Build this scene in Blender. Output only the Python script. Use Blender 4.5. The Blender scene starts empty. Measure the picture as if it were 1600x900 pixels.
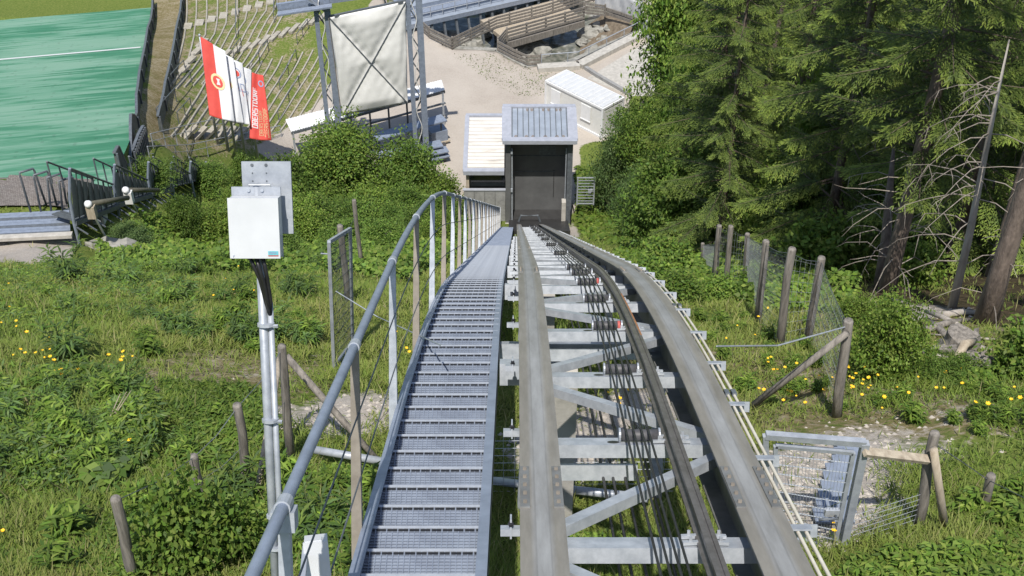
import bpy, math, random
import numpy as np
from mathutils import Vector, Matrix

# ------------------------------------------------------------------ camera, sky, sun, exposure
S = bpy.context.scene
COL = S.collection
PITCH = math.radians(38.7)
F = 2000.0                                   # focal length in pixels of a 1600 px wide picture
cam = bpy.data.cameras.new('camera')
cam.sensor_width = 36.0
cam.lens = 36.0 * F / 1600.0
cam.clip_start = 0.1
cam.clip_end = 3000
co = bpy.data.objects.new('camera', cam)
COL.objects.link(co)
co.rotation_euler = (math.pi / 2 - PITCH, 0, 0)
S.camera = co

SUN_EL = math.radians(62)
SUN_TRAVEL = Vector((0.10 * math.cos(SUN_EL), 0.995 * math.cos(SUN_EL), -math.sin(SUN_EL))).normalized()
w = bpy.data.worlds.new('World')
S.world = w
w.use_nodes = True
wn = w.node_tree
bg = wn.nodes['Background']
sky = wn.nodes.new('ShaderNodeTexSky')
sky.sky_type = 'NISHITA'
sky.sun_disc = False
sky.sun_elevation = SUN_EL
sky.sun_rotation = math.atan2(-0.10, -0.995)
wn.links.new(sky.outputs[0], bg.inputs[0])
bg.inputs[1].default_value = 0.12
sl = bpy.data.lights.new('sun', 'SUN')
sl.energy = 4.3
sl.angle = math.radians(0.5)
sl.color = (1.0, 0.95, 0.87)
so = bpy.data.objects.new('sun', sl)
COL.objects.link(so)
so.rotation_euler = SUN_TRAVEL.to_track_quat('-Z', 'Y').to_euler()
S.view_settings.view_transform = 'Standard'
S.view_settings.look = 'None'
S.view_settings.exposure = 0.33
S.view_settings.gamma = 1.0
S.view_settings.use_curve_mapping = False
S.render.engine = 'CYCLES'
S.cycles.max_bounces = 6
S.cycles.diffuse_bounces = 3
S.cycles.transmission_bounces = 4
S.cycles.transparent_max_bounces = 6
S.cycles.use_denoising = True
S.render.use_persistent_data = False

# ------------------------------------------------------------------ geometry of the view: pixel -> place
CP, SP = math.cos(PITCH), math.sin(PITCH)
FWD = np.array([0, CP, -SP]); UP = np.array([0, SP, CP]); RT = np.array([1.0, 0, 0])
def ray(px, py):
    return FWD + RT * ((px - 800) / F) - UP * ((py - 450) / F)
def at_d(px, py, d): return ray(px, py) * d
def at_z(px, py, z):
    r = ray(px, py); return r * (z / r[2])
def at_y(px, py, y):
    r = ray(px, py); return r * (y / r[1])
def V(p): return np.array(p, float)

# ------------------------------------------------------------------ terrain
random.seed(7)
rng = np.random.default_rng(7)
PLAZA = -52.0
GY = np.array([-12, -5, 0, 5, 9, 13, 17, 24.5, 30, 40, 55, 67, 71, 76.0])
GZ = np.array([-4, -6.2, -7.8, -9.4, -11.3, -13.1, -15.2, -19.9, -23.8, -30.8, -41, -49.2, -51.2, -52.0])
def Gp(y): return float(np.interp(y, GY, GZ))
_ctl = []
for X, ymax, lift in ((-4, 99, 0), (3, 99, 0), (12, 99, 0.2), (25, 99, 1.8), (45, 99, 4.5), (75, 99, 8), (-12, 99, 0), (-20, 50, 0), (-34, 36, 0), (-60, 36, 0)):
    for y in GY:
        if y <= ymax:
            _ctl.append((X, y, Gp(y) + lift * (1 if y < 60 else 0.4)))
for X in (-12, -2, 8, 20, 34, 60):
    for y in (84, 96, 110, 130, 170):
        _ctl.append((X, y, PLAZA))
for px, py, z in ((0, 280, -33.5), (100, 285, -33.3), (-250, 280, -33.5), (0, 180, -40), (-250, 180, -40), (150, 180, -40.6),
                  (0, 85, -48), (180, 85, -48.5), (-250, 85, -48), (0, 5, -58), (200, 5, -58), (-300, 5, -58),
                  (240, -80, -58.5), (-250, -80, -58.5), (0, -80, -58.5), (0, -200, -58.5), (-400, -200, -58.5), (300, -200, -58),
                  (300, 230, -46.5), (400, 225, -50.6), (470, 200, -52), (262, 150, -45.8), (350, 130, -50), (430, 100, -52.2),
                  (300, 20, -56), (400, 20, -53.5), (470, 20, -52), (250, 50, -53.6), (225, 205, -40.2), (176, 292, -34.6), (181, 268, -35.6), (205, 215, -38.8), (214, 165, -42.2), (222, 110, -46.8), (230, 60, -51.8), (236, 12, -57.2),
                  (0, 400, -32.7), (110, 400, -32.7), (-250, 400, -32.6), (0, 345, -33.1), (100, 345, -33.2),
                  (160, 385, -35), (200, 345, -36.8), (250, 315, -41.5), (330, 290, -47.5)):
    p = at_z(px, py, z); _ctl.append((p[0], p[1], z))
for X, y, z in ((-120, 40, -33), (-120, 0, -9), (-120, 120, -58), (130, 40, -20), (130, 0, 8), (130, 120, -48), (0, 300, -52), (-150, 300, -58), (150, 300, -50), (0, -60, 12), (-120, -60, 12), (130, -60, 24)):
    _ctl.append((X, y, z))
_ctl = np.array(_ctl)
def _phi(r2): return np.where(r2 > 1e-9, r2 * np.log(np.maximum(r2, 1e-9)), 0.0)
_n = len(_ctl)
_A = np.zeros((_n + 3, _n + 3))
_d2 = ((_ctl[:, None, :2] - _ctl[None, :, :2]) ** 2).sum(-1)
_A[:_n, :_n] = _phi(_d2) + np.eye(_n) * 8.0
_A[:_n, _n] = 1; _A[_n, :_n] = 1
_A[:_n, _n + 1:] = _ctl[:, :2]; _A[_n + 1:, :_n] = _ctl[:, :2].T
_wt = np.linalg.solve(_A, np.concatenate([_ctl[:, 2], [0, 0, 0]]))
def inside(poly, X, Y):
    poly = np.asarray(poly); res = np.zeros(np.shape(X), bool); j = len(poly) - 1
    for i in range(len(poly)):
        xi, yi = poly[i][:2]; xj, yj = poly[j][:2]
        c = ((yi > Y) != (yj > Y)) & (X < (xj - xi) * (Y - yi) / ((yj - yi) if yj != yi else 1e-9) + xi)
        res ^= c; j = i
    return res
CANAL_PX = [(600, 20), (648, 36), (705, 74), (776, 78), (822, 103), (884, 99), (1003, 47), (1003, 8), (985, -30), (600, -60)]
CANAL = [tuple(at_z(a, b, PLAZA)[:2]) for a, b in CANAL_PX]
MAT = None
def mat_z(X, Y):
    return np.interp((X - MAT['o'][0]) * MAT['ax'][0] + (Y - MAT['o'][1]) * MAT['ax'][1], MAT['s'], MAT['z'])
def waves(X, Y):
    return (0.09 * np.sin(X * 0.9 + 1.3 * np.sin(Y * 0.5)) + 0.08 * np.sin(Y * 1.1 + 1.7 * np.sin(X * 0.43))
            + 0.04 * np.sin(X * 2.3 + Y * 1.7) + 0.03 * np.sin(X * 3.1 - Y * 2.9))
def H(X, Y, canal=True):
    X = np.asarray(X, float); Y = np.asarray(Y, float)
    sh = X.shape; x = X.ravel(); y = Y.ravel(); out = np.empty(len(x))
    for a in range(0, len(x), 20000):
        xx = x[a:a + 20000]; yy = y[a:a + 20000]
        r2 = (xx[:, None] - _ctl[None, :, 0]) ** 2 + (yy[:, None] - _ctl[None, :, 1]) ** 2
        out[a:a + 20000] = _phi(r2) @ _wt[:_n] + _wt[_n] + _wt[_n + 1] * xx + _wt[_n + 2] * yy
    out = out.reshape(sh)
    fade = np.clip((70 - Y) / 10, 0, 1)
    out = out + waves(X, Y) * fade
    flat = np.clip((Y - 73) / 4, 0, 1) * np.clip((X + 16) / 4, 0, 1)
    out = out * (1 - flat) + PLAZA * flat
    if MAT is not None:
        out = np.where(inside(MAT['poly'], X, Y), mat_z(X, Y) - 0.12, out)
    if canal:
        out = np.where(inside(CANAL, X, Y), PLAZA - 2.6, out)
    return out
def ground(px, py, canal=True):
    """first place where the line of sight through a pixel meets the terrain"""
    r = ray(px, py); t = np.arange(4, 260, 0.2)
    P = t[:, None] * r[None, :]
    g = P[:, 2] - H(P[:, 0], P[:, 1], canal)
    k = np.argmax(g < 0)
    if g[k] >= 0: return at_z(px, py, PLAZA)
    a = g[k - 1] / (g[k - 1] - g[k]) if k else 0
    p = r * (t[k - 1] + a * 0.2)
    return p
def gz(x, y): return float(H(np.array([x]), np.array([y]))[0])

def poly_interp(pts, n):
    pts = [V(p) for p in pts]; L = [0]
    for a, b in zip(pts, pts[1:]): L.append(L[-1] + np.linalg.norm(b - a))
    s_ = np.linspace(0, L[-1], n); L = np.array(L); P = np.array(pts)
    return np.stack([np.interp(s_, L, P[:, k]) for k in range(P.shape[1])], -1)
# the landing slope: straight rows across, one profile down the hill
_edge = poly_interp([at_z(*p) for p in ((176, 292, -34.6), (181, 268, -35.6), (205, 215, -38.8), (214, 165, -42.2), (222, 110, -46.8), (230, 60, -51.8), (236, 12, -57.2))], 60)
_ax = np.array([-.186, .983]); _ac = np.array([-.983, -.186])
_s = (_edge[:, :2] - _edge[0, :2]) @ _ax
_o = np.argsort(_s); _pz = np.poly1d(np.polyfit(_s, _edge[:, 2], 3))
_edge[:, 2] = _pz(_s)
MAT = {'o': _edge[0, :2], 'ax': _ax, 's': _s[_o], 'z': _edge[_o, 2], 'poly': [tuple(p) for p in _edge[:, :2]] + [tuple(p + _ac * 48) for p in _edge[::-1, :2]]}

# ------------------------------------------------------------------ materials
def _nt(name):
    m = bpy.data.materials.new(name); m.use_nodes = True
    t = m.node_tree; return m, t, t.nodes, t.links, t.nodes['Principled BSDF']
def ramp(n, stops):
    r = n.new('ShaderNodeValToRGB'); e = r.color_ramp.elements
    e[0].position, e[0].color = stops[0][0], (*stops[0][1], 1)
    e[1].position, e[1].color = stops[-1][0], (*stops[-1][1], 1)
    for p, c in stops[1:-1]:
        q = e.new(p); q.color = (*c, 1)
    return r
def mat(name, a, b=None, scale=4.0, rough=0.6, metal=0.0, bump=0.0, bscale=None, stretch=(1, 1, 1), lo=0.35, hi=0.65, mid=None):
    """noise-mottled surface between two base colours"""
    m, t, n, l, p = _nt(name)
    b = b or tuple(c * 0.75 for c in a)
    tc = n.new('ShaderNodeTexCoord'); mp = n.new('ShaderNodeMapping'); mp.inputs['Scale'].default_value = stretch
    l.new(tc.outputs['Object'], mp.inputs[0])
    nz = n.new('ShaderNodeTexNoise'); nz.inputs['Scale'].default_value = scale; nz.inputs['Detail'].default_value = 6; nz.inputs['Roughness'].default_value = 0.65
    l.new(mp.outputs[0], nz.inputs['Vector'])
    st = [(lo, b), (hi, a)] if mid is None else [(lo, b), ((lo + hi) / 2, mid), (hi, a)]
    r = ramp(n, st); l.new(nz.outputs[0], r.inputs[0]); l.new(r.outputs[0], p.inputs['Base Color'])
    p.inputs['Roughness'].default_value = rough; p.inputs['Metallic'].default_value = metal
    if bump:
        nb = n.new('ShaderNodeTexNoise'); nb.inputs['Scale'].default_value = bscale or scale * 4; nb.inputs['Detail'].default_value = 4
        l.new(mp.outputs[0], nb.inputs['Vector'])
        bp = n.new('ShaderNodeBump'); bp.inputs['Strength'].default_value = bump; bp.inputs['Distance'].default_value = 0.02
        l.new(nb.outputs[0], bp.inputs['Height']); l.new(bp.outputs[0], p.inputs['Normal'])
    return m
def leafmat(name, tint=(1, 1, 1), trans=0.3, gloss=0.12):
    m, t, n, l, p = _nt(name)
    at = n.new('ShaderNodeAttribute'); at.attribute_name = 'leaf'
    mx = n.new('ShaderNodeMix'); mx.data_type = 'RGBA'; mx.blend_type = 'MULTIPLY'; mx.inputs[0].default_value = 1
    oi = n.new('ShaderNodeObjectInfo')
    hs = n.new('ShaderNodeHueSaturation')
    mr = n.new('ShaderNodeMapRange'); mr.inputs[3].default_value = 0.78; mr.inputs[4].default_value = 1.2
    l.new(oi.outputs['Random'], mr.inputs[0]); l.new(mr.outputs[0], hs.inputs['Value'])
    l.new(at.outputs['Color'], mx.inputs[6]); mx.inputs[7].default_value = (*tint, 1)
    l.new(mx.outputs[2], hs.inputs['Color'])
    l.new(hs.outputs[0], p.inputs['Base Color'])
    p.inputs['Roughness'].default_value = 0.55; p.inputs['Specular IOR Level'].default_value = gloss * 2
    tr = n.new('ShaderNodeBsdfTranslucent'); l.new(hs.outputs[0], tr.inputs[0])
    ms = n.new('ShaderNodeMixShader'); ms.inputs[0].default_value = trans
    l.new(p.outputs[0], ms.inputs[1]); l.new(tr.outputs[0], ms.inputs[2])
    l.new(ms.outputs[0], n['Material Output'].inputs[0])
    return m
M = {}
M['galv'] = mat('galvanised_steel', (0.42, 0.45, 0.49), (0.29, 0.315, 0.355), 7, 0.5, 0.25, 0.05)
M['galv_bright'] = mat('bright_galvanised_steel', (0.47, 0.50, 0.545), (0.33, 0.36, 0.40), 9, 0.42, 0.25, 0.05)
M['galv_blue'] = mat('blue_grey_galvanised_steel', (0.27, 0.315, 0.395), (0.20, 0.235, 0.30), 5, 0.5, 0.2, 0.05)
M['galv_dark'] = mat('dark_grey_steel', (0.15, 0.17, 0.19), (0.09, 0.10, 0.115), 6, 0.55, 0.2)
M['girder_web'] = mat('grey_painted_web', (0.20, 0.205, 0.20), (0.13, 0.13, 0.125), 4, 0.6, 0.1)
M['rail'] = mat('worn_rail_steel', (0.20, 0.18, 0.175), (0.13, 0.115, 0.108), 10, 0.42, 0.5)
M['rust'] = mat('rusty_orange', (0.42, 0.19, 0.06), (0.22, 0.10, 0.05), 14, 0.8)
M['rope'] = mat('greased_steel_rope', (0.05, 0.05, 0.052), (0.025, 0.025, 0.027), 30, 0.45, 0.4, 0.3, 200)
M['rubber'] = mat('dark_rubber', (0.10, 0.10, 0.108), (0.06, 0.06, 0.065), 12, 0.55)
M['redpaint'] = mat('faded_red_paint', (0.55, 0.13, 0.11), (0.40, 0.08, 0.07), 20, 0.6)
M['white'] = mat('white_enamel', (0.72, 0.73, 0.74), (0.66, 0.67, 0.68), 3, 0.4)
M['whitewash'] = mat('off_white_panel', (0.68, 0.68, 0.66), (0.60, 0.60, 0.58), 2.5, 0.5, 0, 0.02)
M['cream'] = mat('cream_plastic_conduit', (0.72, 0.68, 0.57), (0.60, 0.55, 0.45), 6, 0.5)
M['tread'] = mat('blue_grey_tread_steel', (0.255, 0.295, 0.365), (0.19, 0.22, 0.28), 6, 0.55, 0.15)
M['wood'] = mat('weathered_grey_wood', (0.27, 0.245, 0.215), (0.11, 0.10, 0.088), 16, 0.9, 0, 0.6, 30, (1, 1, 0.12))
M['palewood'] = mat('pale_weathered_wood', (0.46, 0.40, 0.31), (0.28, 0.23, 0.17), 10, 0.85, 0, 0.4, 30, (1, 1, 0.15))
M['brownpost'] = mat('brownish_primed_steel', (0.27, 0.24, 0.20), (0.19, 0.165, 0.135), 6, 0.6, 0.1)
M['concrete'] = mat('pale_concrete', (0.47, 0.45, 0.41), (0.34, 0.325, 0.295), 3, 0.85, 0, 0.2, 30)
M['concrete_grey'] = mat('grey_concrete_panel', (0.30, 0.30, 0.295), (0.20, 0.20, 0.197), 2.5, 0.85, 0, 0.2, 30)
M['kerb'] = mat('terrace_concrete', (0.40, 0.375, 0.32), (0.27, 0.25, 0.205), 3, 0.9)
M['stone'] = mat('grey_boulder_stone', (0.34, 0.33, 0.30), (0.16, 0.16, 0.14), 1.6, 0.9, 0, 0.8, 6)
M['booth'] = mat('charcoal_panel', (0.125, 0.128, 0.13), (0.09, 0.092, 0.094), 0.8, 0.5)
M['booth_in'] = mat('mid_grey_panel', (0.33, 0.33, 0.325), (0.26, 0.26, 0.255), 1.0, 0.5)
M['panel_white'] = mat('pale_grey_enamel', (0.56, 0.575, 0.59), (0.50, 0.515, 0.53), 2.2, 0.4)
M['deadtwig'] = mat('dead_twig', (0.30, 0.265, 0.23), (0.17, 0.145, 0.12), 9, 0.9)
M['infill'] = mat('grey_grating_infill', (0.27, 0.27, 0.29), (0.18, 0.18, 0.195), 14, 0.6)
M['booth_dark'] = mat('near_black_panel', (0.04, 0.04, 0.041), (0.028, 0.028, 0.029), 2, 0.5)
M['trim'] = mat('silver_grey_trim', (0.44, 0.46, 0.52), (0.36, 0.38, 0.43), 3, 0.45, 0.2)
M['zinc'] = mat('standing_seam_zinc', (0.36, 0.41, 0.48), (0.28, 0.32, 0.38), 1.2, 0.5, 0.25)
M['glass'] = mat('dark_window_glass', (0.02, 0.025, 0.03), (0.015, 0.018, 0.02), 2, 0.08)
M['bark'] = mat('spruce_bark', (0.21, 0.165, 0.135), (0.09, 0.07, 0.058), 7, 0.95, 0, 1.0, 20, (1, 1, 0.3))
M['deadwood'] = mat('dead_grey_wood', (0.40, 0.37, 0.33), (0.24, 0.215, 0.185), 6, 0.9, 0, 0.4, 20, (1, 1, 0.2))
M['twig'] = mat('brown_twig', (0.14, 0.11, 0.08), (0.08, 0.06, 0.045), 8, 0.9)
M['tarp'] = mat('off_white_tarpaulin', (0.72, 0.72, 0.70), (0.64, 0.64, 0.62), 0.8, 0.55, 0, 0.15, 2)
M['banner_white'] = mat('white_mesh_banner', (0.66, 0.67, 0.68), (0.52, 0.53, 0.55), 0.9, 0.7)
M['flag_white'] = mat('white_flag_cloth', (0.80, 0.81, 0.83), (0.74, 0.75, 0.78), 1.4, 0.7)
M['flag_red'] = mat('red_flag_cloth', (0.75, 0.10, 0.075), (0.66, 0.075, 0.06), 1.4, 0.7)
M['gold'] = mat('pale_gold_print', (0.62, 0.55, 0.30), (0.55, 0.48, 0.26), 3, 0.7)
M['blueprint'] = mat('slate_blue_print', (0.24, 0.29, 0.42), (0.19, 0.23, 0.34), 3, 0.7)
def translucent(m, f):
    t = m.node_tree; p = t.nodes['Principled BSDF']; tr = t.nodes.new('ShaderNodeBsdfTranslucent'); ms = t.nodes.new('ShaderNodeMixShader'); ms.inputs[0].default_value = f
    src = p.inputs['Base Color'].links[0].from_socket; t.links.new(src, tr.inputs[0]); t.links.new(p.outputs[0], ms.inputs[1]); t.links.new(tr.outputs[0], ms.inputs[2]); t.links.new(ms.outputs[0], t.nodes['Material Output'].inputs[0])
for k_ in ('flag_white', 'flag_red', 'banner_white'): translucent(M[k_], .3)
M['net'] = mat('dark_green_grey_netting', (0.075, 0.09, 0.085), (0.045, 0.055, 0.05), 5, 0.8)
M['teal'] = mat('teal_label_print', (0.16, 0.45, 0.50), (0.10, 0.36, 0.42), 60, 0.5)
M['black'] = mat('black_cable_sheath', (0.02, 0.02, 0.021), (0.013, 0.013, 0.014), 12, 0.4)
M['brownpipe'] = mat('olive_brown_pipe', (0.12, 0.115, 0.085), (0.075, 0.07, 0.05), 4, 0.6)
M['soil'] = mat('bare_soil', (0.22, 0.18, 0.13), (0.11, 0.085, 0.06), 3, 0.95, 0, 0.8, 12)
M['yellow'] = mat('yellow_petal', (0.85, 0.55, 0.02), (0.80, 0.46, 0.01), 20, 0.6)
M['yellowleaf'] = leafmat('leaf_green', (1, 1, 1), 0.38)
M['needle'] = leafmat('spruce_needles', (1, 1, 1), 0.12, 0.1)
M['grassblade'] = leafmat('grass_blades', (1, 1, 1), 0.3, 0.1)

def girder_top():
    m, t, n, l, p = _nt('worn_running_flange')
    at = n.new('ShaderNodeAttribute'); at.attribute_name = 'across'
    r = ramp(n, [(0.0, (.25, .232, .198)), (.22, (.26, .242, .21)), (.30, (.305, .298, .285)), (.345, (.25, .247, .24)), (.37, (.325, .325, .32)), (.62, (.32, .32, .315)), (.655, (.25, .247, .24)), (.68, (.295, .288, .272)), (.78, (.26, .242, .208)), (1.0, (.265, .25, .222))])
    l.new(at.outputs['Fac'], r.inputs[0])
    tc = n.new('ShaderNodeTexCoord'); mp = n.new('ShaderNodeMapping'); mp.inputs['Scale'].default_value = (6, 0.8, 0.8)
    l.new(tc.outputs['Object'], mp.inputs[0])
    nz = n.new('ShaderNodeTexNoise'); nz.inputs['Scale'].default_value = 1.6; nz.inputs['Detail'].default_value = 8; nz.inputs['Roughness'].default_value = 0.7
    l.new(mp.outputs[0], nz.inputs['Vector'])
    r2 = ramp(n, [(0.3, (0.70, 0.69, 0.67)), (0.7, (1.12, 1.12, 1.12))]); l.new(nz.outputs[0], r2.inputs[0])
    mx = n.new('ShaderNodeMix'); mx.data_type = 'RGBA'; mx.blend_type = 'MULTIPLY'; mx.inputs[0].default_value = 1
    l.new(r.outputs[0], mx.inputs[6]); l.new(r2.outputs[0], mx.inputs[7]); l.new(mx.outputs[2], p.inputs['Base Color'])
    p.inputs['Roughness'].default_value = 0.55; p.inputs['Metallic'].default_value = 0.1
    return m
M['running'] = girder_top()

# ------------------------------------------------------------------ mesh helpers
ROOT = {}
class MB:
    def __init__(s): s.v = []; s.f = []; s.at = None; s.mi = []
    def add(s, vs, fs, mi=0):
        o = len(s.v); s.v.extend([tuple(map(float, p)) for p in vs])
        for f in fs: s.f.append(tuple(i + o for i in f)); s.mi.append(mi)
    def box(s, c, size, R=None, mi=0):
        hx, hy, hz = size[0] / 2, size[1] / 2, size[2] / 2
        P = [(-hx, -hy, -hz), (hx, -hy, -hz), (hx, hy, -hz), (-hx, hy, -hz), (-hx, -hy, hz), (hx, -hy, hz), (hx, hy, hz), (-hx, hy, hz)]
        if R is not None: P = [R @ V(p) for p in P]
        s.add([V(p) + V(c) for p in P], [(3, 2, 1, 0), (4, 5, 6, 7), (0, 1, 5, 4), (1, 2, 6, 5), (2, 3, 7, 6), (3, 0, 4, 7)], mi)
        return s
    def beam(s, a, b, wd, ht, up=(0, 0, 1), mi=0, taper=1.0):
        a = V(a); b = V(b); d = b - a; L = np.linalg.norm(d); d = d / L; up = V(up)
        sd = np.cross(d, up); sd /= max(np.linalg.norm(sd), 1e-9); u = np.cross(sd, d)
        P = []
        for q, k in ((a, 1.0), (b, taper)):
            for i, j in ((-1, -1), (1, -1), (1, 1), (-1, 1)): P.append(q + sd * i * wd / 2 * k + u * j * ht / 2 * k)
        s.add(P, [(3, 2, 1, 0), (4, 5, 6, 7), (0, 1, 5, 4), (1, 2, 6, 5), (2, 3, 7, 6), (3, 0, 4, 7)], mi); return s
    def tube(s, pts, r, seg=8, caps=True, mi=0):
        pts = [V(p) for p in pts]; n = len(pts); rs = r if hasattr(r, '__len__') else [r] * n
        P = []; ref = None
        for i, p in enumerate(pts):
            d = pts[min(i + 1, n - 1)] - pts[max(i - 1, 0)]; d = d / max(np.linalg.norm(d), 1e-9)
            if ref is None:
                ref = V((0, 0, 1)) if abs(d[2]) < 0.9 else V((1, 0, 0))
            a = np.cross(d, ref); a /= max(np.linalg.norm(a), 1e-9); b = np.cross(d, a); ref = -b if False else ref
            for k in range(seg):
                th = 2 * math.pi * k / seg; P.append(p + (a * math.cos(th) + b * math.sin(th)) * rs[i])
        fs = []
        for i in range(n - 1):
            for k in range(seg):
                k2 = (k + 1) % seg; fs.append((i * seg + k, i * seg + k2, (i + 1) * seg + k2, (i + 1) * seg + k))
        if caps: fs += [tuple(range(seg))[::-1], tuple((n - 1) * seg + k for k in range(seg))]
        s.add(P, fs, mi); return s
    def quad(s, a, b, c, d, mi=0): s.add([a, b, c, d], [(0, 1, 2, 3)], mi); return s
    def slab(s, poly, th, mi=0):
        """polygon given by its top corners, thickened downwards"""
        n = len(poly); t = [V(p) for p in poly]; b = [p - V((0, 0, th)) for p in t]
        s.add(t + b, [tuple(range(n)), tuple(range(2 * n - 1, n - 1, -1))] + [(i, n + i, n + (i + 1) % n, (i + 1) % n) for i in range(n)], mi); return s
    def plate(s, poly, th, mi=0):
        """planar polygon thickened along its own normal"""
        t = [V(p) for p in poly]; n = len(t); nn = np.cross(t[1] - t[0], t[2] - t[0]); nn /= np.linalg.norm(nn)
        b = [p - nn * th for p in t]
        s.add(t + b, [tuple(range(n)), tuple(range(2 * n - 1, n - 1, -1))] + [(i, n + i, n + (i + 1) % n, (i + 1) % n) for i in range(n)], mi); return s
    def build(s, name, m, parent=None, smooth=False, attr=None):
        me = bpy.data.meshes.new(name)
        off = ROOT.get(parent.name, (0, 0, 0)) if parent else (0, 0, 0)
        vv = [(a - off[0], b - off[1], c - off[2]) for a, b, c in s.v]
        me.from_pydata(vv, [], s.f)
        for x in (m if isinstance(m, (list, tuple)) else [m]): me.materials.append(x)
        if isinstance(m, (list, tuple)): me.polygons.foreach_set('material_index', s.mi)
        if smooth: me.polygons.foreach_set('use_smooth', [True] * len(me.polygons))
        if attr is not None:
            a = me.attributes.new(attr[0], 'FLOAT', 'POINT'); a.data.foreach_set('value', attr[1])
        me.update()
        o = bpy.data.objects.new(name, me); COL.objects.link(o)
        if parent: o.parent = parent; ROOT[o.name] = off
        return o
def thing(name, label, cat, loc=(0, 0, 0), group=None):
    o = bpy.data.objects.new(name, None); COL.objects.link(o)
    o.location = tuple(map(float, loc)); o.empty_display_size = 0.2
    ROOT[o.name] = tuple(map(float, loc)); o['label'] = label; o['category'] = cat
    if group: o['group'] = group
    return o
def tag(o, label, cat, group=None):
    o['label'] = label; o['category'] = cat
    if group: o['group'] = group
    return o
def kind(o, k): o['kind'] = k; return o
def dup(o, loc, rz=0, sc=1, label=None, group=None):
    r = o.copy(); COL.objects.link(r); r.location = loc; r.rotation_euler = (0, 0, rz)
    r.scale = (sc, sc, sc) if not hasattr(sc, '__len__') else sc
    if label: r['label'] = label
    if group: r['group'] = group
    for c in o.children:
        d = c.copy(); COL.objects.link(d); d.parent = r
        for g in c.children:
            e = g.copy(); COL.objects.link(e); e.parent = d
    return r
def np_mesh(name, verts, quads, m, parent=None, cols=None, smooth=False):
    """big mesh from arrays; cols = one colour per face, stored as the attribute 'leaf'"""
    me = bpy.data.meshes.new(name); verts = np.asarray(verts, np.float32); quads = np.asarray(quads, np.int32)
    k = quads.shape[1]
    me.vertices.add(len(verts)); me.vertices.foreach_set('co', verts.ravel())
    me.loops.add(quads.size); me.loops.foreach_set('vertex_index', quads.ravel())
    me.polygons.add(len(quads)); me.polygons.foreach_set('loop_start', np.arange(0, quads.size, k, dtype=np.int32))
    me.polygons.foreach_set('loop_total', np.full(len(quads), k, np.int32))
    if cols is not None:
        a = me.attributes.new('leaf', 'FLOAT_COLOR', 'FACE')
        a.data.foreach_set('color', np.concatenate([cols, np.ones((len(cols), 1))], 1).astype(np.float32).ravel())
    me.materials.append(m)
    if smooth: me.polygons.foreach_set('use_smooth', np.ones(len(quads), bool))
    me.update(); me.validate()
    o = bpy.data.objects.new(name, me); COL.objects.link(o)
    if parent: o.parent = parent; ROOT[o.name] = ROOT.get(parent.name, (0, 0, 0))
    return o

# ------------------------------------------------------------------ the ground sheet
def axis(lo, a, b, hi, fine, coarse):
    xs = [a]
    while xs[-1] < b: xs.append(xs[-1] + fine)
    l = []; x = a; st = fine
    while x > lo: st = min(st * 1.25, coarse); x -= st; l.append(x)
    r = []; x = xs[-1]; st = fine
    while x < hi: st = min(st * 1.25, coarse); x += st; r.append(x)
    return np.array(l[::-1] + xs + r)
gx = axis(-500, -48, 34, 500, 0.35, 40); gy = axis(-60, 2, 132, 700, 0.35, 40)
GX, GYY = np.meshgrid(gx, gy, indexing='ij')
GH = H(GX, GYY)
far = np.clip((np.hypot(GX, GYY - 60) - 150) / 200, 0, 1)
GH = GH * (1 - far) + (-56) * far
nx, ny = GX.shape
vid = np.arange(nx * ny).reshape(nx, ny)
q = np.stack([vid[:-1, :-1], vid[1:, :-1], vid[1:, 1:], vid[:-1, 1:]], -1).reshape(-1, 4)
def px_poly(pts, z=None): return [tuple((ground(a, b, False) if z is None else at_z(a, b, z))[:2]) for a, b in pts]
def sm(x, a, b): t = np.clip((x - a) / (b - a), 0, 1); return t * t * (3 - 2 * t)
# gravel = plaza, hillside track and bare patches; dry = thin grass with soil
gravel = np.zeros(nx * ny); dry = np.zeros(nx * ny)
fx, fy = GX.ravel(), GYY.ravel()
pl = px_poly([(395, 262), (450, 206), (505, 150), (560, 40), (600, -30), (1100, -40), (1100, 100), (985, 150), (980, 215), (905, 225), (900, 345), (780, 345), (700, 320), (560, 300)], PLAZA)
gravel[inside(pl, fx, fy)] = 1.0
def blob(px, py, rx, ry, amt, arr):
    c = ground(px, py, False); d = np.hypot((fx - c[0]) / rx, (fy - c[1]) / ry)
    arr[:] = np.maximum(arr, amt * (1 - sm(d, 0.45, 1.1)))
hp = px_poly([(-400, 425), (40, 414), (105, 408), (128, 372), (-400, 370)]); gravel[inside(hp, fx, fy)] = 0.95
for a in ((1290, 740, 1.5, 1.6, 0.8), (1400, 700, 1.7, 1.3, 0.52), (1530, 700, 1.8, 0.9, 0.44), (1600, 690, 1.6, 1.0, 0.4), (1330, 660, 1.3, 0.9, 0.5),
          (1500, 640, 1.2, 0.9, 0.5), (380, 580, 2.0, 1.8, 0.36), (480, 650, 1.6, 1.4, 0.52), (560, 640, 1.4, 1.5, 0.66), (900, 700, 1.4, 1.6, 0.8), (1000, 640, 1.5, 2, 0.6),
          (1430, 490, 1.8, 2.5, 0.6), (895, 362, 0.55, 5, 0.9), (1265, 800, 1.0, 1.2, .8), (1325, 790, 1.0, 1.0, .75)): blob(*a, gravel)
for a in ((1130, 590, 2.6, 4, 0.8), (1220, 560, 2.2, 3, 0.7), (360, 590, 3, 3, 0.7), (1430, 650, 3, 2, 0.7), (100, 590, 2, 1.6, 0.4), (60, 720, 1.6, 1.2, 0.4), (200, 560, 2.0, 1.5, 0.35), (1450, 500, 4, 4, 0.8)): blob(*a, dry)
tp = px_poly([(180, 265), (225, 130), (250, -30), (500, -30), (500, 60), (520, 150), (450, 205), (390, 250), (300, 262)])
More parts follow.
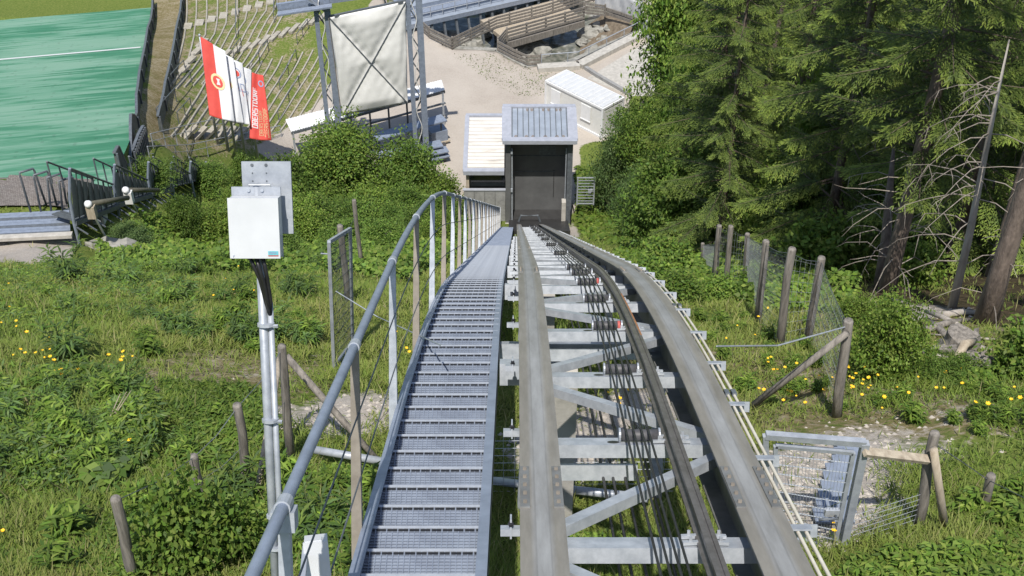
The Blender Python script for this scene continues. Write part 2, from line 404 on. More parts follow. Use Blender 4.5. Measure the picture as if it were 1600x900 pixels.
dry[inside(tp, fx, fy)] = 0.5
ds = px_poly([(180, 268), (228, 130), (238, -10), (288, -10), (270, 120), (256, 212), (218, 268)]); dry[inside(ds, fx, fy)] = 0.9
fr = px_poly([(1100, 430), (1330, 470), (1600, 520), (1900, 560), (2300, 200), (1100, 60)])
forest = inside(fr, fx, fy).astype(float)
def blur(a, k):
    a = a.reshape(nx, ny)
    for _ in range(k):
        p_ = np.pad(a, 1, mode='edge'); a = (p_[1:-1, 1:-1] * 2 + p_[:-2, 1:-1] + p_[2:, 1:-1] + p_[1:-1, :-2] + p_[1:-1, 2:]) / 6
    return a.ravel()
gravel = blur(gravel, 3); dry = blur(dry, 6); forest = blur(forest, 6)
def field(arr, X, Y):
    i = np.clip(np.searchsorted(gx, X), 0, nx - 1); j = np.clip(np.searchsorted(gy, Y), 0, ny - 1); return arr.reshape(nx, ny)[i, j]
gme = bpy.data.meshes.new('ground')
gme.vertices.add(nx * ny); gme.vertices.foreach_set('co', np.stack([GX, GYY, GH], -1).astype(np.float32).ravel())
gme.loops.add(q.size); gme.loops.foreach_set('vertex_index', q.ravel().astype(np.int32))
gme.polygons.add(len(q)); gme.polygons.foreach_set('loop_start', np.arange(0, q.size, 4, dtype=np.int32)); gme.polygons.foreach_set('loop_total', np.full(len(q), 4, np.int32))
gme.polygons.foreach_set('use_smooth', np.ones(len(q), bool))
for nm, arr in (('gravel', gravel), ('dry', dry), ('litter', forest)):
    a = gme.attributes.new(nm, 'FLOAT', 'POINT'); a.data.foreach_set('value', arr.astype(np.float32))
gme.update(); gme.validate()
def ground_mat():
    m, t, n, l, p = _nt('hillside_ground')
    tc = n.new('ShaderNodeTexCoord')
    def noise(sc, det=6, ro=0.65):
        z = n.new('ShaderNodeTexNoise'); z.inputs['Scale'].default_value = sc; z.inputs['Detail'].default_value = det; z.inputs['Roughness'].default_value = ro
        l.new(tc.outputs['Object'], z.inputs['Vector']); return z
    def attr(k):
        a = n.new('ShaderNodeAttribute'); a.attribute_name = k; return a
    def mathn(op, a, b):
        q_ = n.new('ShaderNodeMath'); q_.operation = op
        for i, x in enumerate((a, b)):
            if isinstance(x, float): q_.inputs[i].default_value = x
            else: l.new(x, q_.inputs[i])
        return q_.outputs[0]
    def mixc(f, a, b):
        x = n.new('ShaderNodeMix'); x.data_type = 'RGBA'; l.new(f, x.inputs[0]); l.new(a, x.inputs[6]); l.new(b, x.inputs[7]); return x.outputs[2]
    def step(f, lo, hi):
        r_ = n.new('ShaderNodeMapRange'); r_.inputs[1].default_value = lo; r_.inputs[2].default_value = hi; l.new(f, r_.inputs[0]); return r_.outputs[0]
    n1, n2, n3, n4 = noise(0.7), noise(6), noise(0.18, 4), noise(25, 3)
    gr = ramp(n, [(0.3, (0.07, 0.11, 0.02)), (0.5, (0.125, 0.165, 0.036)), (0.7, (0.19, 0.205, 0.06))]); l.new(n2.outputs[0], gr.inputs[0])
    dr = ramp(n, [(0.32, (0.085, 0.10, 0.028)), (0.48, (0.20, 0.165, 0.085)), (0.62, (0.34, 0.30, 0.22))]); l.new(mathn('ADD', mathn('MULTIPLY', n2.outputs[0], 0.6), mathn('MULTIPLY', n1.outputs[0], 0.4)), dr.inputs[0])
    st = ramp(n, [(0.3, (0.25, 0.215, 0.185)), (0.52, (0.415, 0.375, 0.33)), (0.75, (0.51, 0.475, 0.435))]); l.new(mathn('ADD', mathn('MULTIPLY', n4.outputs[0], 0.45), mathn('ADD', mathn('MULTIPLY', n3.outputs[0], 0.35), mathn('MULTIPLY', n2.outputs[0], 0.2))), st.inputs[0])
    lt = ramp(n, [(0.35, (0.03, 0.028, 0.015)), (0.6, (0.10, 0.075, 0.045))]); l.new(n2.outputs[0], lt.inputs[0])
    br = mathn('SUBTRACT', mathn('ADD', mathn('MULTIPLY', n1.outputs[0], 0.6), mathn('MULTIPLY', n2.outputs[0], 0.5)), 0.55)
    fd = step(mathn('ADD', attr('dry').outputs['Fac'], mathn('MULTIPLY', br, 1.6)), 0.42, 0.6)
    fg = step(mathn('ADD', attr('gravel').outputs['Fac'], mathn('MULTIPLY', br, 0.9)), 0.42, 0.55)
    fl = step(mathn('ADD', attr('litter').outputs['Fac'], br), 0.4, 0.6)
    c = mixc(fd, gr.outputs[0], dr.outputs[0]); c = mixc(fl, c, lt.outputs[0]); c = mixc(fg, c, st.outputs[0])
    l.new(c, p.inputs['Base Color']); p.inputs['Roughness'].default_value = 0.95; p.inputs['Specular IOR Level'].default_value = 0.1
    bp = n.new('ShaderNodeBump'); bp.inputs['Strength'].default_value = 0.5; bp.inputs['Distance'].default_value = 0.05
    l.new(mathn('ADD', n4.outputs[0], n2.outputs[0]), bp.inputs['Height']); l.new(bp.outputs[0], p.inputs['Normal'])
    return m
gme.materials.append(ground_mat())
go = bpy.data.objects.new('ground', gme); COL.objects.link(go); kind(go, 'structure')
# ------------------------------------------------------------------ the inclined lift: profile
A1, A2 = math.radians(25.2), math.radians(35.3)
D1 = np.array([0, math.cos(A1), -math.sin(A1)]); D2 = np.array([0, math.cos(A2), -math.sin(A2)])
I0 = np.array([0, 11.92, -9.44]); LT = 4.6
DA = A2 - A1; RB = LT / math.tan(DA / 2); ARC = RB * DA
T_IN = 6.0                                               # straight length before the bend
PA = I0 - D1 * LT
YAW = 0.004
def track(t, x=0.0, n=0.0):
    """point at length t along the lift, x to the side, n above the running surface"""
    if t < T_IN: p = PA + D1 * (t - T_IN); a = A1
    elif t < T_IN + ARC:
        th = (t - T_IN) / RB; a = A1 + th
        N1 = np.array([0, math.sin(A1), math.cos(A1)])
        c = PA - N1 * RB
        p = c + RB * np.array([0, math.sin(a), math.cos(a)])
    else:
        a = A2; p = I0 + D2 * LT + D2 * (t - T_IN - ARC)
    nn = np.array([0, math.sin(a), math.cos(a)])
    q_ = p + nn * n
    return np.array([x + YAW * q_[1], q_[1], q_[2]])
def tdir(t): d = track(t + 0.05) - track(t - 0.05); return d / np.linalg.norm(d)
def tnorm(t): d = track(t, 0, 1) - track(t, 0, 0); return d / np.linalg.norm(d)
T_END = T_IN + ARC + (71.3 - (I0 + D2 * LT)[1]) / math.cos(A2)
TS = list(np.arange(-3.5, T_IN + ARC, 0.5)) + list(np.arange(T_IN + ARC, T_END, 4.0)) + [T_END]
def t_of_px(py, n=0.0):
    """length along the lift at which a picture row meets the surface n above the running plane"""
    lo = -1.5
    best = None
    for t in np.arange(-1.5, T_END, 0.02):
        p = track(t, 0, n); d = p @ FWD; y = 450 - F * (p @ UP) / d
        if y < py: return t
    return T_END
def sweep(sec, ts, name, m, parent, attr=None, smooth=False, closed=True):
    b = MB(); k = len(sec); P = []; av = []
    for t in ts:
        for (x, n) in sec: P.append(track(t, x, n))
    fs = []
    for i in range(len(ts) - 1):
        for j in range(k if closed else k - 1):
            j2 = (j + 1) % k; fs.append((i * k + j, i * k + j2, (i + 1) * k + j2, (i + 1) * k + j))
    if closed: fs += [tuple(range(k))[::-1], tuple((len(ts) - 1) * k + j for j in range(k))]
    b.add(P, fs)
    return b.build(name, m, parent, smooth, attr)
TRK = thing('inclined_lift_track', 'long galvanised lift track with two grey girders running down to the valley station', 'lift track', track(0, 0.9, -2.0))
def girder(x0, x1):
    xc = (x0 + x1) / 2
    o = sweep([(x0, -0.02), (x0, 0.0), (x1, 0.0), (x1, -0.02), (xc + .008, -0.022), (xc + .008, -0.5), (xc + .13, -0.502), (xc + .13, -0.52), (xc - .13, -0.52), (xc - .13, -0.502), (xc - .008, -0.5), (xc - .008, -0.022)][::-1],
              TS, 'girder', M['girder_web'], TRK)
    # running surface: a worn strip lying on the flange
    b = MB(); P = []; av = []; fs = []; xs = np.linspace(x0 + 0.001, x1 - 0.001, 8)
    for t in TS:
        for x in xs: P.append(track(t, x, 0.004)); av.append((x - x0) / (x1 - x0))
    k = len(xs)
    for i in range(len(TS) - 1):
        for j in range(k - 1): fs.append((i * k + j, i * k + j + 1, (i + 1) * k + j + 1, (i + 1) * k + j))
    b.add(P, fs); b.build('running_surface', M['running'], o, False, ('across', av))
    for t in SPL:
        for ss in (x0 + 0.036, x1 - 0.036):
            s_ = MB(); s2 = MB()
            q0, q1 = track(t - 0.37, ss, 0.009), track(t + 0.37, ss, 0.009)
            s_.beam(q0, q1, 0.066, 0.014, tnorm(t))
            for u in (-.3, -.15, 0, .15, .3):
                c0 = track(t + u, ss, 0.014); c1 = track(t + u, ss, 0.036); s2.tube([c0, c1], 0.015, 6)
            pl_ = s_.build('splice_plate', M['girder_web'], TRK); s2.build('bolt', M['brownpost'], pl_)
    # faint site joints and single bolt heads
    return o
SPL = [t_of_px(762), t_of_px(423), t_of_px(388), t_of_px(372), t_of_px(361)]
GL = (0.03, 0.33); GR = (1.49, 1.80)
girder(*GL); girder(*GR)
# cross beams, braces, rollers
b0 = [t_of_px(858, -0.2), t_of_px(697, -0.2), t_of_px(592, -0.2), t_of_px(522, -0.2)]
BT = list(b0); stp = 1.86
BT = [b0[0] - 2 * stp, b0[0] - stp] + BT
while BT[-1] < T_END - 2: BT.append(BT[-1] + stp)
NB = -0.16
for i, t in enumerate(BT):
    u = tnorm(t)
    b = MB(); b.beam(track(t, 0.19, NB - 0.055), track(t, 1.63, NB - 0.055), 0.17, 0.11, u)
    if i % 2 == 1: b.beam(track(t + .09, 0.2, NB - .30), track(t + .09, 1.0, NB - .30), 0.05, 0.13, u)
    cb = b.build('cross_beam', M['galv_bright'], TRK)
    # brace zigzag
    if i + 1 < len(BT):
        l_, r_ = (0.22, 1.62)
        if i % 2 == 0: a_, c_ = track(t + 0.22, l_, NB - 0.05), track(BT[i + 1] - 0.22, r_, NB - 0.05)
        else: a_, c_ = track(t + 0.22, r_, NB - 0.05), track(BT[i + 1] - 0.22, l_, NB - 0.05)
        MB().beam(a_, c_, 0.10, 0.08, u).build('diagonal_brace', M['galv_bright'], TRK)
    if i >= 3 and (i < 9 or i % 4 == 1):
        rb = MB()
        c0, c1 = track(t, 0.84, NB + 0.055), track(t, 1.16, NB + 0.055); ax = (c1 - c0) / np.linalg.norm(c1 - c0)
        rb.tube([c0 + ax * .012, c1 - ax * .012], 0.048, 14)
        ro = rb.build('rope_roller', M['rubber'], TRK, True)
        fb = MB()
        for c in (c0, c1): fb.tube([c - ax * .008, c + ax * .008], 0.06, 16)
        fb.beam(c0 - u * .05, c0 + u * .03, 0.05, 0.012, ax); fb.beam(c1 - u * .05, c1 + u * .03, 0.05, 0.012, ax)
        fb.build('roller_flange', M['galv'], ro)
        if i in (5, 7):
            MB().tube([c1 - ax * .045, c1 - ax * .016], 0.0505, 14).build('red_band', M['redpaint'], ro, True)
        sb = MB()
        for s0, s1 in ((0.74, 0.838), (1.162, 1.26)):
            e = [track(t - .02 + .03 * math.cos(th), (s0 + s1) / 2 + 0.05 * math.sin(th), NB + 0.003) for th in np.linspace(0, 2 * math.pi, 12, endpoint=False)]
            sb.add(e, [tuple(range(12))])
        sb.build('slot', M['black'], cb)
# guide rail on chairs, with clips
RX = 1.255
rs = [(RX - .06, -.145), (RX + .06, -.145), (RX + .06, -.128), (RX + .016, -.115), (RX + .016, -.065), (RX + .042, -.055), (RX + .042, -.02), (RX + .012, -.016), (RX + .010, -.026), (RX - .010, -.026), (RX - .012, -.016), (RX - .042, -.02), (RX - .042, -.055), (RX - .016, -.065), (RX - .016, -.115), (RX - .06, -.128)]
gr_ = sweep(rs, TS, 'guide_rail', M['rail'], TRK)
t0, t1 = t_of_px(525, -.03), t_of_px(460, -.03)
sweep([(RX + .026, -.0195), (RX + .043, -.0195), (RX + .043, -.017), (RX + .026, -.017)][::-1], list(np.linspace(t0, t1, 10)), 'rust_streak', M['rust'], gr_)
cb = MB()
for t in BT:
    for dt in (-.05, .05):
        for sx in (-1, 1):
            cb.beam(track(t + dt, RX + sx * .05, NB + 0.025), track(t + dt, RX + sx * .15, NB + 0.02), 0.035, 0.022, tnorm(t))
            cb.tube([track(t + dt, RX + sx * .10, NB + .03), track(t + dt, RX + sx * .10, NB + .065)], 0.012, 6)
cb.build('rail_clip', M['galv_bright'], gr_)
# cream conduits on the outside of the right girder
for x in (1.855, 1.91):
    pts = [track(t, x, -0.055) for t in TS]
    MB().tube(pts, 0.0135, 8).build('cable_conduit', M['cream'], TRK, True)
t = t_of_px(828, -0.03) - 2.5
k = 0
while t < T_END - 30 and k < 60:
    b = MB(); b.beam(track(t, 1.80, -0.035), track(t, 1.95, -0.035), 0.08, 0.012, tnorm(t)); b.beam(track(t + .05, 1.80, -0.08), track(t + .05, 2.0, -0.08), 0.012, 0.09, tnorm(t))
    cl = b.build('conduit_clamp', M['galv'], TRK)
    if k % 3 == 1:
        MB().beam(track(t + .28, 1.85, -.05), track(t + .40, 1.85, -.05), 0.04, 0.04, tnorm(t)).beam(track(t + .28, 1.912, -.05), track(t + .40, 1.912, -.05), 0.04, 0.04, tnorm(t)).build('coupling', M['galv_dark'], cl)
    t += 1.27; k += 1
# cable brackets on the left of the left girder
for i, t in enumerate(BT[:24]):
    b = MB(); b.beam(track(t + .1, -.10, -.12), track(t + .1, .04, -.12), 0.07, 0.05, tnorm(t)); b.beam(track(t + .1, -.03, -.16), track(t + .1, -.03, -.02), 0.012, 0.09, tdir(t))
    if i % 3 == 1: b.beam(track(t + .6, -.16, -.3), track(t + .6, .14, -.3), 0.2, 0.22, tnorm(t))
    br_ = b.build('cable_bracket', M['galv_bright'], TRK)
    MB().tube([track(t + .06, -.03, -.06), track(t + .05, -.03, -.045)], 0.017, 8).tube([track(t + .13, -.03, -.09), track(t + .15, -.03, -.09)], 0.022, 6).build('bolt', M['black'], br_)
# piers standing under the lift
for t in (2.7, 9.5, 18, 30, 44, 58):
    p = track(t, 0.5, -0.55)
    g = gz(p[0], p[1]) - 0.3
    b = MB(); b.box((p[0] - .02, p[1], (p[2] + g) / 2 - 0.05), (0.42, 0.35, p[2] - g)); b.build('pier', M['palewood'] if t < 4 else M['concrete'], TRK)
    b = MB()
    for x in (0.18, 1.65):
        q_ = track(t + .4, x, -0.55); b.beam(q_, (q_[0] + (.1 if x > 1 else -.1), q_[1] - .2, gz(q_[0], q_[1]) - .2), 0.14, 0.14, (0, 1, 0))
    b.beam(track(t + .4, -.85, -.5), track(t + .4, 1.75, -.5), 0.16, 0.18, tnorm(t))
    b.build('support_trestle', M['galv'], TRK)
# haul ropes over the rollers and return ropes below
for x, n in ((0.885, -.045), (0.945, -.045), (1.01, -.045), (1.065, -.045)):
    o = MB().tube([track(t, x, n) for t in TS], 0.0095, 6).build('haul_rope', M['rope'], None, True)
    tag(o, 'dark steel haul rope resting on top of the rollers between the girders', 'rope', 'haul ropes over the rollers')
for x, n in ((0.72, -.50), (0.80, -.50), (0.90, -.50), (1.0, -.50), (1.10, -.50)):
    o = MB().tube([track(t, x, n) for t in TS], 0.012, 6).build('return_rope', M['rope'], None, True)
    tag(o, 'dark steel return rope hanging below the cross beams of the lift track', 'rope', 'return ropes below the cross beams')

# ------------------------------------------------------------------ the stairway beside the track
ST = thing('metal_stairway', 'blue-grey metal grating stairway with a handrail running down beside the lift track', 'stairs', track(0, -0.5, -1.5))
XL, XR = -1.06, -0.18
SN = -0.25
TS2 = [t for t in TS if t < T_END - 1]
for x0, x1 in ((XL, XL + .075), (XR - .075, XR)):
    w_ = .012
    if x0 < -.5: sec = [(x0, -.2 + SN), (x0 + w_, -.2 + SN), (x0 + w_, .04 + SN), (x1, .04 + SN), (x1, .055 + SN), (x0, .055 + SN)]
    else: sec = [(x1 - w_, -.2 + SN), (x1, -.2 + SN), (x1, .055 + SN), (x0, .055 + SN), (x0, .04 + SN), (x1 - w_, .04 + SN)]
    sweep(sec[::1], TS2, 'stringer', M['galv_blue'], ST)
TW = (XR - .02) - (XL + .02); TD = 0.30
tb = MB()
nb = 22
tb.box((0, 0, -.022), (TW - .01, TD - .01, .008))
for i in range(nb + 1): tb.box((-TW / 2 + TW * i / nb, 0, -.014), (0.0045, TD - .01, 0.028))
for j in range(10): tb.box((0, -TD / 2 + .02 + (TD - .06) * j / 9, -.012), (TW, 0.005, 0.016))
tb.box((0, TD / 2 - .004, -.016), (TW, 0.024, 0.034), None, 1)
for i in range(11): tb.box((-TW / 2 + TW * (i + .5) / 11, TD / 2 - .0315, -.0035), (TW / 11 - .012, 0.017, 0.011), None, 2)
tb.box((0, -TD / 2 + .004, -.02), (TW, 0.006, 0.04))
t = -0.9 - .368 * 6; proto = None; k = 0; rest = []
while t < T_END - 1.5:
    p = track(t, (XL + XR) / 2, SN - 0.02)
    if k < 100:
        if proto is None:
            proto = tb.build('tread', [M['tread'], M['galv'], M['black']]); proto.parent = ST; o = proto
        else:
            o = proto.copy(); COL.objects.link(o); o.parent = ST
        o.location = tuple(p - V(ROOT[ST.name]))
    else: rest.append(p)
    t += 0.368; k += 1
rb = MB()
for p in rest: rb.box(p - V((0, 0, .015)), (TW, TD, 0.03))
rr = rb.build('treads', M['tread'], ST); kind(rr, 'stuff')
# handrail
HN = 1.1; HX = -1.075
HT = [t_of_px(790, HN)]
while HT[-1] < T_END - 3: HT.append(HT[-1] + 2.66)
ts_ = [-3.5] + [t for t in TS2 if t > -3.4]
MB().tube([track(t, HX, HN) for t in ts_], 0.031, 12).build('handrail', M['galv_blue'], ST, True)
HT.append(HT[0] - 2.66)
for i, t in enumerate(HT):
    u = tnorm(t); b = MB()
    b.beam(track(t, HX - .02, SN - .18), track(t, HX, HN - .02), 0.075, 0.07, tdir(t), taper=0.72)
    po = b.build('handrail_post', M['galv_bright'] if i % 2 == 0 else M['brownpost'], ST)
    b = MB(); b.tube([track(t - .05, HX, HN), track(t + .05, HX, HN)], 0.039, 14)
    if i == 0: b.beam(track(t, HX, HN - .12), track(t, HX, HN - .02), 0.11, 0.10, tdir(t))
    b.build('rail_clamp', M['galv'], po)
for n in (0.18, 0.64):
    MB().tube([track(t, HX + .02, n) for t in ts_], 0.006, 5).build('guard_wire', M['galv_dark'], ST)
# small white box beside the first post
p = at_d(497, 880, 7.1)
R_ = np.array(Matrix.Rotation(math.radians(8), 3, 'Z') @ Matrix.Rotation(-A1, 3, 'X'))
e = thing('junction_box', 'small white electrical box behind the handrail post at the bottom edge', 'junction box', p)
MB().box(p, (0.125, 0.10, 0.30), R_).build('body', M['panel_white'], e)
MB().box(p + R_ @ V((0.0, -.057, 0)), (0.135, 0.014, 0.31), R_).box(p + R_ @ V((-.01, -.03, .155)), (0.09, 0.05, 0.012), R_).build('lid', M['panel_white'], e)
q_ = p + R_ @ V((-.06, 0, .1))
MB().beam(q_, track(HT[0], HX, 0.1), 0.03, 0.03).build('bracket', M['galv'], e)

# ------------------------------------------------------------------ mast with the cabinet
MT = at_d(404, 350, 9.6); MN = V((0, math.sin(A1), math.cos(A1))); ME = -V(D1)
mast = thing('cabinet_mast', 'tall grey pipe mast leaning in the grass left of the stairway', 'mast', MT - MN * 3.4 + V((-.02, 0, 0)))
base = MT - MN * 3.5
mb = MB(); mb.tube([base, MT - MN * -.3], 0.033, 14); mb.build('pole', M['galv'], mast, True)
mb = MB(); mb.tube([base + V((.055, 0.02, 0)), MT - MN * .62 + V((.055, .02, 0))], 0.024, 12); mb.build('cable_pipe', M['galv'], mast, True)
for dn in (.78, 1.55, 2.35, 2.62):
    c = MT - MN * dn
    b = MB(); b.tube([c - MN * .012 + V((.02, 0, 0)), c + MN * .012 + V((.02, 0, 0))], 0.066, 12); b.box(c + V((.09, -.02, 0)), (0.05, 0.02, 0.02)); b.build('pipe_clip', M['galv_bright'], mast)
# the mast is held by an arm from the stairway structure
arm = base + MN * .35
MB().beam(arm, (track(2.2, XL, -.35)), 0.07, 0.07).build('bracket_arm', M['galv'], mast)
FX = V((1, 0, 0)); FN = np.cross(FX, MN); FN = FN if FN[1] > 0 else -FN     # faces the lift's upper end
cab = thing('control_cabinet', 'white enclosure with a small teal label fixed at the top of the mast', 'cabinet', MT - FN * 0 )
Rc = np.stack([FX, FN, MN], 1)
fd = -1 if Rc[1, 1] > 0 else 1
def CB(x, y, z): return MT + FX * x + Rc[:, 1] * y + MN * z
def cbox(b, x, y, z, sx, sy, sz): b.box(CB(x, y, z), (sx, sy, sz), Rc)
b = MB(); cbox(b, -.0, -.10, 0.0, .36, .13, .44); b.build('body', M['panel_white'], cab)
b = MB(); cbox(b, -.0, -.173, 0.0, .372, .012, .452); b.build('door', M['panel_white'], cab)
b = MB(); cbox(b, -.002, -.02, 0.02, .365, .02, .53); bp_ = b.build('mounting_plate', M['galv'], cab)
b = MB()
for x in (-.055, .045):
    for z in (.262, -.225): b.tube([CB(x, -.03, z), CB(x, -.045, z)], 0.013, 8)
b.build('screw', M['galv_bright'], bp_)
b = MB(); b.tube([CB(-.05, -.03, .29), CB(-.05, -.05, .305), CB(.11, -.05, .305), CB(.11, -.03, .29)], 0.004, 6); b.build('handle', M['whitewash'], cab)
b = MB(); cbox(b, .135, -.181, -.185, .075, .003, .03); lb = b.build('label_plate', M['teal'], cab)
b = MB(); cbox(b, .135, -.1822, -.205, .075, .003, .006); b.build('red_strip', M['redpaint'], lb)
b = MB(); [cbox(b, .110 + .011 * k, -.1835, -.183, .006, .001, .014) for k in range(5)]; b.build('print', M['blueprint'], lb)
b = MB(); cbox(b, -.155, -.181, -.205, .012, .002, .004); cbox(b, -.160, -.181, -.212, .004, .002, .016); b.build('maker_mark', M['blueprint'], cab)
bk = thing('antenna_panel', 'bare grey metal panel mounted behind the white cabinet on the mast', 'panel', CB(.05, .12, .15))
b = MB(); cbox(b, .055, .12, .18, .37, .025, .55); pan = b.build('panel', M['galv'], bk)
b = MB()
for x in (-.05, .055):
    for k in range(6): b.tube([CB(x, .107, .43 - .06 * k), CB(x, .100, .43 - .06 * k)], 0.012 if k == 0 else .005, 8)
b.build('screw', M['galv_dark'], pan)
b = MB(); cbox(b, .04, .05, .2, .05, .13, .06); b.build('bracket', M['galv'], bk)
for dx, dy in ((-.03, -.05), (.0, -.07), (.03, -.05)):
    pts = [CB(dx * 1.6 - .02, -.07, -.22), CB(dx * 1.4 + .01, dy - .05, -.30), CB(dx * .9 + .03, dy + .0, -.42), CB(dx * .6 + .05, dy + .03, -.60), CB(.055, 0.0, -.70)]
    o = MB().tube(pts, 0.016, 8).build('power_cable', M['black'], None, True)
    tag(o, 'thick black cable hanging from the white cabinet into the mast pipe', 'cable', 'cables under the cabinet')
# ------------------------------------------------------------------ landing slope, netting boards, terraces
def drape(px, lift=0.0):
    p = ground(px[0], px[1], False); return p + V((0, 0, lift))
def onto(P, lift):
    P = np.asarray(P, float).copy(); P[:, 2] = H(P[:, 0], P[:, 1], False) + lift; return P
rows = []
for e_ in _edge:
    rows.append([np.array([*(e_[:2] + _ac * t_), e_[2]]) for t_ in np.linspace(0, 48, 40)])
b = MB(); n_ = 40
for r_ in rows: b.v.extend([tuple(p) for p in r_])
for i in range(len(rows) - 1):
    for j in range(n_ - 1): b.f.append((i * n_ + j, (i + 1) * n_ + j, (i + 1) * n_ + j + 1, i * n_ + j + 1)); b.mi.append(0)
def mat_slope():
    m, t, n, l, p = _nt('green_plastic_matting')
    tc = n.new('ShaderNodeTexCoord'); rot = n.new('ShaderNodeMapping'); rot.inputs['Rotation'].default_value = (0, 0, math.radians(-10.7))
    l.new(tc.outputs['Object'], rot.inputs[0])
    def nz(sx, sy, sc, det=3):
        mp = n.new('ShaderNodeMapping'); mp.inputs['Scale'].default_value = (sx, sy, sy); l.new(rot.outputs[0], mp.inputs[0])
        z = n.new('ShaderNodeTexNoise'); z.inputs['Scale'].default_value = sc; z.inputs['Detail'].default_value = det; l.new(mp.outputs[0], z.inputs['Vector']); return z.outputs[0]
    # rows of mats: every row is shifted, so that faded patches end in steps
    sep = n.new('ShaderNodeSeparateXYZ'); l.new(rot.outputs[0], sep.inputs[0])
    def mathn(op, a, b):
        q_ = n.new('ShaderNodeMath'); q_.operation = op
        for i, x in enumerate((a, b)):
            if isinstance(x, (int, float)): q_.inputs[i].default_value = x
            else: l.new(x, q_.inputs[i])
        return q_.outputs[0]
    row = mathn('FLOOR', mathn('MULTIPLY', sep.outputs[1], 2.4), 0)
    wn1 = n.new('ShaderNodeTexWhiteNoise'); wn1.noise_dimensions = '1D'; l.new(row, wn1.inputs['W'])
    def patches(fx, fr, jit, det):
        cx = n.new('ShaderNodeCombineXYZ'); l.new(mathn('ADD', mathn('MULTIPLY', sep.outputs[0], fx), mathn('MULTIPLY', wn1.outputs['Value'], jit)), cx.inputs[0]); l.new(mathn('MULTIPLY', row, fr), cx.inputs[1])
        z_ = n.new('ShaderNodeTexNoise'); z_.inputs['Scale'].default_value = 1.0; z_.inputs['Detail'].default_value = det; l.new(cx.outputs[0], z_.inputs['Vector']); return z_.outputs[0]
    big, mid_, fine = patches(.085, .055, .55, 2), patches(.30, .9, 0.0, 1), nz(1.2, 14, 1.0, 3)
    v = mathn('ADD', mathn('ADD', mathn('MULTIPLY', big, 1.0), mathn('MULTIPLY', mid_, 0.42)), mathn('MULTIPLY', fine, 0.14))
    r = ramp(n, [(0.64, (0.032, 0.185, 0.096)), (0.70, (0.046, 0.21, 0.115)), (0.75, (0.075, 0.245, 0.145)), (0.785, (0.125, 0.295, 0.195)), (0.92, (0.19, 0.35, 0.25))])
    l.new(v, r.inputs[0])
    fr_ = mathn('FRACT', mathn('MULTIPLY', sep.outputs[1], 2.4), 0); seam = mathn('SUBTRACT', 1.0, mathn('MULTIPLY', mathn('LESS_THAN', fr_, .16), .22))
    col_ = mathn('SUBTRACT', mathn('FRACT', mathn('ADD', mathn('MULTIPLY', sep.outputs[0], .16), mathn('MULTIPLY', wn1.outputs['Value'], 5.0)), 0), 0); seam2 = mathn('SUBTRACT', 1.0, mathn('MULTIPLY', mathn('LESS_THAN', col_, .03), .18))
    hs_ = n.new('ShaderNodeHueSaturation'); l.new(r.outputs[0], hs_.inputs['Color']); l.new(mathn('MULTIPLY', seam, seam2), hs_.inputs['Value'])
    l.new(hs_.outputs[0], p.inputs['Base Color']); p.inputs['Roughness'].default_value = 0.6
    bp = n.new('ShaderNodeBump'); bp.inputs['Strength'].default_value = 0.3; bp.inputs['Distance'].default_value = 0.05; l.new(fine, bp.inputs['Height']); l.new(bp.outputs[0], p.inputs['Normal'])
    return m
kind(b.build('landing_slope', mat_slope(), None, True), 'structure')
# white distance line
l0 = ground(223, 76, False); s0 = (l0[:2] - MAT['o']) @ _ax
b = MB()
def mpt(s_, t_): xy = MAT['o'] + _ax * s_ + _ac * t_; return np.array([*xy, float(np.interp(s_, MAT['s'], MAT['z'])) + .012])
l_in = -((l0[:2] - MAT['o']) @ _ac) * -1
for k in range(30):
    t0_, t1_ = l_in + .15 + k * 1.4, l_in + .15 + (k + 1) * 1.4
    b.add([mpt(s0 - .27, t0_), mpt(s0 + .27, t0_), mpt(s0 + .27, t1_), mpt(s0 - .27, t1_)], [(0, 1, 2, 3)])
o = b.build('distance_line', M['white']); kind(o, 'structure')
def net_board(name, label, px, h, th=0.12):
    P = onto(poly_interp([drape(p) for p in px], 40), 0)
    e = thing(name, label, 'barrier', P[0])
    b = MB(); c = MB()
    for i in range(len(P) - 1):
        a, d = P[i], P[i + 1]; u = V((0, 0, 1))
        b.beam(a + u * h / 2, d + u * h / 2, th, h, u)
        c.beam(a + u * (h + .04), d + u * (h + .04), th * 1.4, .08, u)
    b.build('board', M['net'], e); c.build('top_rail', M['galv_dark'], e)
    for i in range(0, len(P), 4):
        MB().box(P[i] + V((0.13, 0, h / 2)), (.1, .1, h)).build('post', M['galv_dark'], e)
net_board('boundary_board', 'dark netted boundary board curving along the edge of the green landing slope', [(185, 268), (209, 215), (218, 165), (226, 110), (234, 60), (241, 8)], 1.0)
net_board('boundary_board', 'dark netted barrier between the worn dirt strip and the terraces', [(251, 205), (261, 160), (270, 115), (280, 55), (286, 0)], 1.1)
net_board('boundary_board', 'short dark netted barrier at the lower end of the dirt strip by the steel steps', [(212, 265), (220, 245), (230, 225)], 1.2)
